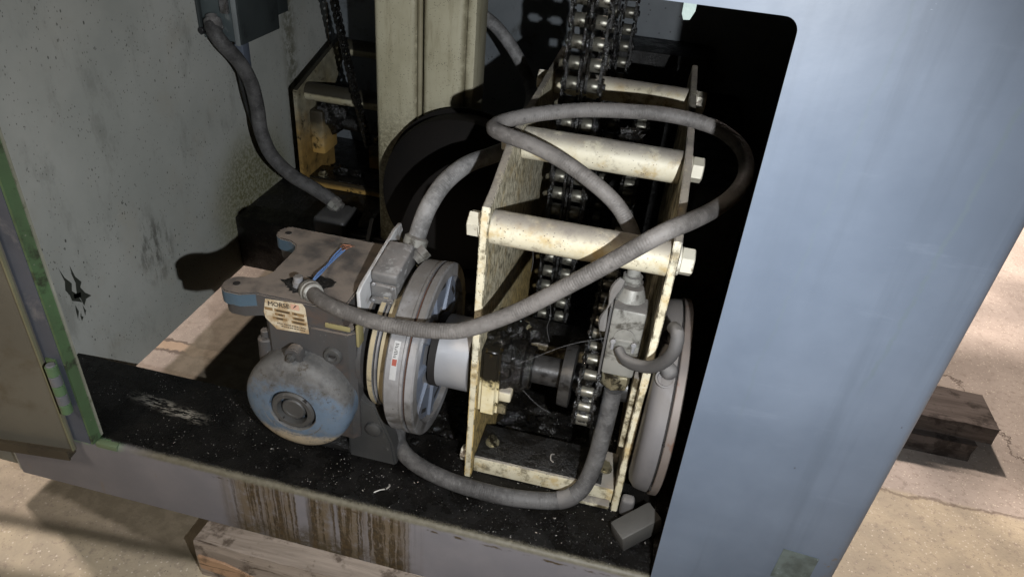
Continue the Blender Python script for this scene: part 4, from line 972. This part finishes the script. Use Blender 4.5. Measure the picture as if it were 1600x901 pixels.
cF = thing('brake_cable', 'short grey rubber cable curving from the plug clamp to the brake drum', 'cable', (.03, .09, .29))
pF = [(.016, .114, .289), (.024, .098, .287), (.038, .080, .286), (.054, .0715, .289), (.070, .0685, .302), (.0790, .0680, .320), (.0815, .0690, .335), (.0830, .074, .348)]
pF = [(.018, .1125, .2800), (.0245, .102, .2775), (.0360, .090, .2798), (.0566, .072, .2941), (.0712, .058, .3189), (.0774, .052, .3440), (.0765, .060, .3580), (.0730, .078, .352)]
bm = new(); tube(bm, pF, lambda t: .0078 if t > .12 else .0062, 14); link('cable_sheath', bm, RUBBER, cF)

# ================================================================ SWITCH BRACKET OVER THE CLUTCH
sb = thing('plug_box', 'small grey plug box on a pale plate bracket above the clutch discs', 'connector', (-.33, .17, .26)); SB0 = set(bpy.data.objects)
bm = new(); prism(bm, [(.108, .305), (.118, .311), (.240, .331), (.262, .330), (.268, .316), (.250, .290), (.20, .262), (.124, .234), (.110, .238)], 0, -.3555, -.3505); bmesh.ops.bevel(bm, geom=bm.edges[:], offset=.0010, segments=1, affect='EDGES'); link('bracket_plate', bm, BRKT, sb)
RB = Matrix.Rotation(math.radians(9), 3, 'X')
bm = new(); box(bm, (-.3500, .146, .284), (-.311, .212, .322), .004, 2, RB); bx_ = link('box_body', bm, CONND, sb)
bm = new(); box(bm, (-.3495, .1425, .307), (-.3115, .2155, .3255), .005, 3, RB, (-.33, .180, .303)); link('box_lid', bm, CONND, sb)
bm = new(); box(bm, (-.3485, .1375, .279), (-.3125, .1435, .309), .0015, 1, RB, (-.33, .180, .303)); link('end_plate', bm, CONND, sb)
bm = new(); pts = arc(-.3430, .280, .0042, 90, 270, 6) + arc(-.3190, .280, .0042, -90, 90, 6); prism(bm, pts, 1, .1325, .1365); link('clip_bar', bm, CONND, sb)
for x, z, y in ((-.3435, .303, .1365), (-.3175, .301, .1365), (-.3430, .280, .1320), (-.3190, .280, .1320)):
    bm = new(); lathe(bm, (x, y + .0015, z), (0, -1, 0), [(0, .0026), (.0015, .0026), (.0024, .0018)], 12); link('screw', bm, ALU, sb)
bm = new(); lathe(bm, (-.314, .212, .303), (.45, .55, .45), [(0, .0155), (.010, .0145), (.011, .012), (.022, .012)], 20); link('box_neck', bm, CONN, sb)

for o_ in set(bpy.data.objects) - SB0: o_.location += V((.0295, -.010, -.009))

# ================================================================ JUNCTION BOX ON THE LEFT WALL AND ITS CONDUIT
jb = thing('junction_box', 'grey green steel junction box mounted high on the pale left wall', 'junction box', (-.84, .72, .417))
bm = new(); box(bm, (-.8755, .652, .417), (-.802, .80, .66), .002); link('box_body', bm, JBOX, jb)
bm = new(); box(bm, (-.8018, .655, .412), (-.797, .803, .665), .0015); link('lid', bm, JBOXD, jb)
bm = new(); box(bm, (-.8075, .6480, .4115), (-.7972, .6512, .665), .0008); link('lid_flange', bm, paint('worn_grey_edge', (.24, .26, .26), (.16, .175, .175), .5), jb)
bm = new(); box(bm, (-.8775, .640, .425), (-.8715, .6515, .66), .002); link('side_strip', bm, JBOXD, jb)
bm = new(); cyl(bm, (-.872, .636, .434), (-.872, .648, .434), .006, n=14, bev=.001); link('lug_bolt', bm, BLKBOX, jb)
bm = new(); box(bm, (-.828, .6425, .470), (-.812, .6515, .55), .002); cyl(bm, (-.820, .6415, .480), (-.820, .649, .480), .0055, n=14); link('toggle_clamp', bm, ALU, jb)
bm = new(); box(bm, (-.8755, .805, .43), (-.815, .88, .66), .003); link('rear_cover', bm, JBOXD, jb)
bm = new(); box(bm, (-.845, .70, .345), (-.825, .725, .4165), .003); link('drain_stub', bm, ALUB, jb)

cD = thing('flexible_conduit', 'grey conduit hanging in a curve down the left wall from the junction box', 'conduit', (-.85, .65, .45))
pD = [(-.846, .640, .450), (-.838, .632, .436), (-.826, .635, .415), (-.810, .655, .380), (-.800, .672, .335), (-.797, .680, .280), (-.790, .672, .232), (-.762, .655, .190), (-.715, .642, .160), (-.665, .634, .143), (-.625, .628, .128), (-.608, .624, .118)]
bm = new(); tube(bm, pD, .0148, 16); link('hose', bm, HOSE2, cD)
bm = new(); lathe(bm, (-.852, .650, .462), (.30, -.35, -.60), [(0, .011), (.008, .0115), (.009, .0165), (.016, .017), (.026, .017), (.028, .0145)], 18); link('end_fitting', bm, CONND, cD)
d = (V(pD[-1]) - V(pD[-2])).normalized()
bm = new(); lathe(bm, V(pD[-1]) - d * .010, d, [(0, .0135), (.002, .0165), (.014, .0165), (.016, .014), (.024, .014)], 8); link('end_fitting', bm, CONN, cD)
cG = thing('flexible_conduit', 'thin black conduit half hidden under the hanging wall conduit', 'conduit', (-.80, .72, .10))
bm = new(); tube(bm, [(-.835, .70, .345), (-.838, .72, .26), (-.822, .735, .17), (-.79, .745, .11), (-.735, .748, .075), (-.66, .74, .05), (-.60, .73, .04)], .010, 12); link('hose', bm, HOSE3, cG)

# black motor below it with its terminal box
mo = thing('rear_motor', 'black motor with a terminal box in the shade behind the gear reducer', 'motor', (-.57, .60, -.05))
bm = new(); lathe(bm, (-.66, .60, .005), (1, 0, 0), [(0, .02), (0, .050), (.01, .062), (.03, .065), (.17, .065), (.19, .058), (.20, .04), (.20, .0)], 40); link('motor_body', bm, BLKBOX, mo)
for k in range(8):
    bm = new(); a = math.radians(20 + k * 20); 
    c = V((-.545, .60 - .068 * math.cos(a), .005 + .068 * math.sin(a))); box(bm, c - V((.065, .002, .004)), c + V((.065, .002, .004)), 0, 2, Matrix.Rotation(-(a - math.pi / 2), 3, 'X')); link('cooling_fin', bm, BLKBOX, mo)
bm = new(); box(bm, (-.640, .575, .060), (-.565, .655, .108), .012, 3); link('terminal_box', bm, BLKBOX, mo)
bm = new(); box(bm, (-.70, .52, -.05), (-.47, .68, -.035), .003); link('motor_foot', bm, OILDRY, mo)
bm = new(); prism(bm, [(.560, -.04), (.560, .06), (.60, .115), (.66, .115), (.66, -.04)], 0, -.520, -.512); link('end_bracket', bm, GREYPAINT, mo)

# black round guard at the foot of the upright
GUARDM = paint('matt_black_guard', (.007, .0055, .0045), (.0045, .004, .0035), .8, bump=.1, spec=.15)
rg = thing('round_guard', 'matt black round guard in the shade between the upright and the clutch', 'guard', (-.312, .50, .02))
bm = new(); lathe(bm, (-.312, .575, .235), (0, -1, .12), [(0, .143), (.05, .145), (.066, .141), (.078, .124), (.085, .090), (.088, .03), (.088, 0)], 64); link('guard_cover', bm, GUARDM, rg)
bm = new(); lathe(bm, (-.312, .560, .237), (0, -1, .12), [(0, .143), (0, .152), (.006, .152), (.006, .143)], 64, False); link('guard_rim', bm, GUARDM, rg)
bm = new(); box(bm, (-.35, .54, .0185), (-.27, .57, .14), .003); link('guard_leg', bm, GUARDM, rg)

# ================================================================ SMALL LOOSE THINGS
bm = new(); RL = Matrix.Rotation(math.radians(38), 3, 'Z') @ Matrix.Rotation(math.radians(-14), 3, 'Y')
box(bm, (.058, .048, .006), (.122, .080, .038), .003, 2, RL); o = center(link('loose_bar', bm, STEELBAR)); tag(o, 'loose grey steel bar offcut lying at the right end of the sill', 'steel bar')
bm = new(); box(bm, (.0645, .092, .001), (.084, .110, .034), .006, 3); o = center(link('rubber_stop', bm, RUBBER)); tag(o, 'small dark block standing beside the foot of the right cream plate', 'block')
bm = new()
for k in range(26):
    a, b = random.uniform(-.148, -.06), random.uniform(.19, .30)
    blob(bm, (a, b, -.047 + random.uniform(0, .012)), (random.uniform(.006, .02), random.uniform(.005, .014), random.uniform(.004, .013)), k, .6, 2, 2.6)
for k in range(14):
    a = random.uniform(-.22, -.14) ; b = random.uniform(.13, .30)
    blob(bm, (a - .05, b, random.uniform(-.004, .004) if b < .163 else -.046), (random.uniform(.005, .014), random.uniform(.005, .012), random.uniform(.002, .006)), k + 40, .6, 2, 2.6)
o = center(link('grease_lumps', bm, OILWET)); tag(o, 'shiny black lumps of old grease in the pan under the frame', 'grease', kind='stuff')
bm = new()
for k in range(9):
    a = random.uniform(0, 6.28); blob(bm, (-.117 + random.uniform(-.010, .02), AY + .036 * math.cos(a), AZ + .012 + .036 * math.sin(a)), (random.uniform(.006, .013),) * 3, k + 70, .6, 2, 2.6)
blob(bm, (-.140, AY - .02, AZ + .050), (.016, .018, .012), 4, .5, 3); blob(bm, (-.125, AY + .02, AZ + .048), (.014, .02, .010), 6, .5, 3)
blob(bm, (-.02, .345, .470), (.014, .014, .012), 21, .7, 3, 3)
o = center(link('bearing_grease', bm, OILWET)); tag(o, 'black grease caked on the flange bearing', 'grease', kind='stuff')
bm = new()
def chip(c, s):
    vs = [bm.verts.new(V(c) + V((random.uniform(-s, s), random.uniform(-s, s), random.uniform(0, s * .5)))) for _ in range(4)]
    for f in ((0, 1, 2), (0, 2, 3), (0, 3, 1), (1, 3, 2)): bm.faces.new([vs[i] for i in f])
for k in range(420):
    x = random.uniform(-.66, .11); y = random.triangular(.014, .16, .05)
    chip((x, y, .0004), random.choice((.0006, .0008, .001, .0012, .0018)) * (1 if x > -.3 else .8))
for k in range(130): chip((random.uniform(-.15, .05), random.uniform(.19, .40), -.040), random.choice((.0008, .001, .0014)))
for k in range(60): chip((random.uniform(-.15, .03), random.uniform(.115, .18), .0320), random.choice((.0005, .0007, .001)))
tube(bm, [(-.283, .030, .002), (-.276, .036, .003), (-.270, .040, .002)], .0009, 5); tube(bm, [(-.268, .041, .002), (-.265, .047, .003), (-.267, .050, .002)], .0012, 5)
tube(bm, [(-.043, .15, .034), (-.047, .145, .037), (-.046, .138, .034), (-.041, .134, .034)], .0011, 5)
o = center(link('metal_chips', bm, CHIP)); tag(o, 'pale metal chips scattered over the black oily sill', 'chips', kind='stuff')
bm = new()
for pts in ([(-.075, .10, .345), (-.073, .112, .310), (-.076, .12, .285), (-.071, .125, .26)], [(-.10, .09, .245), (-.045, .10, .28), (.004, .117, .292)], [(-.098, .125, .168), (-.075, .122, .150), (-.055, .12, .142)], [(-.112, .15, .395), (-.108, .15, .36), (-.109, .15, .345)], [(-.01, .15, .33), (-.012, .13, .30), (.0, .118, .27)]):
    tube(bm, pts, .00014, 4)
o = center(link('cobweb', bm, WEB)); tag(o, 'thin pale cobweb threads strung between shaft, chain and plug', 'cobweb', kind='stuff')
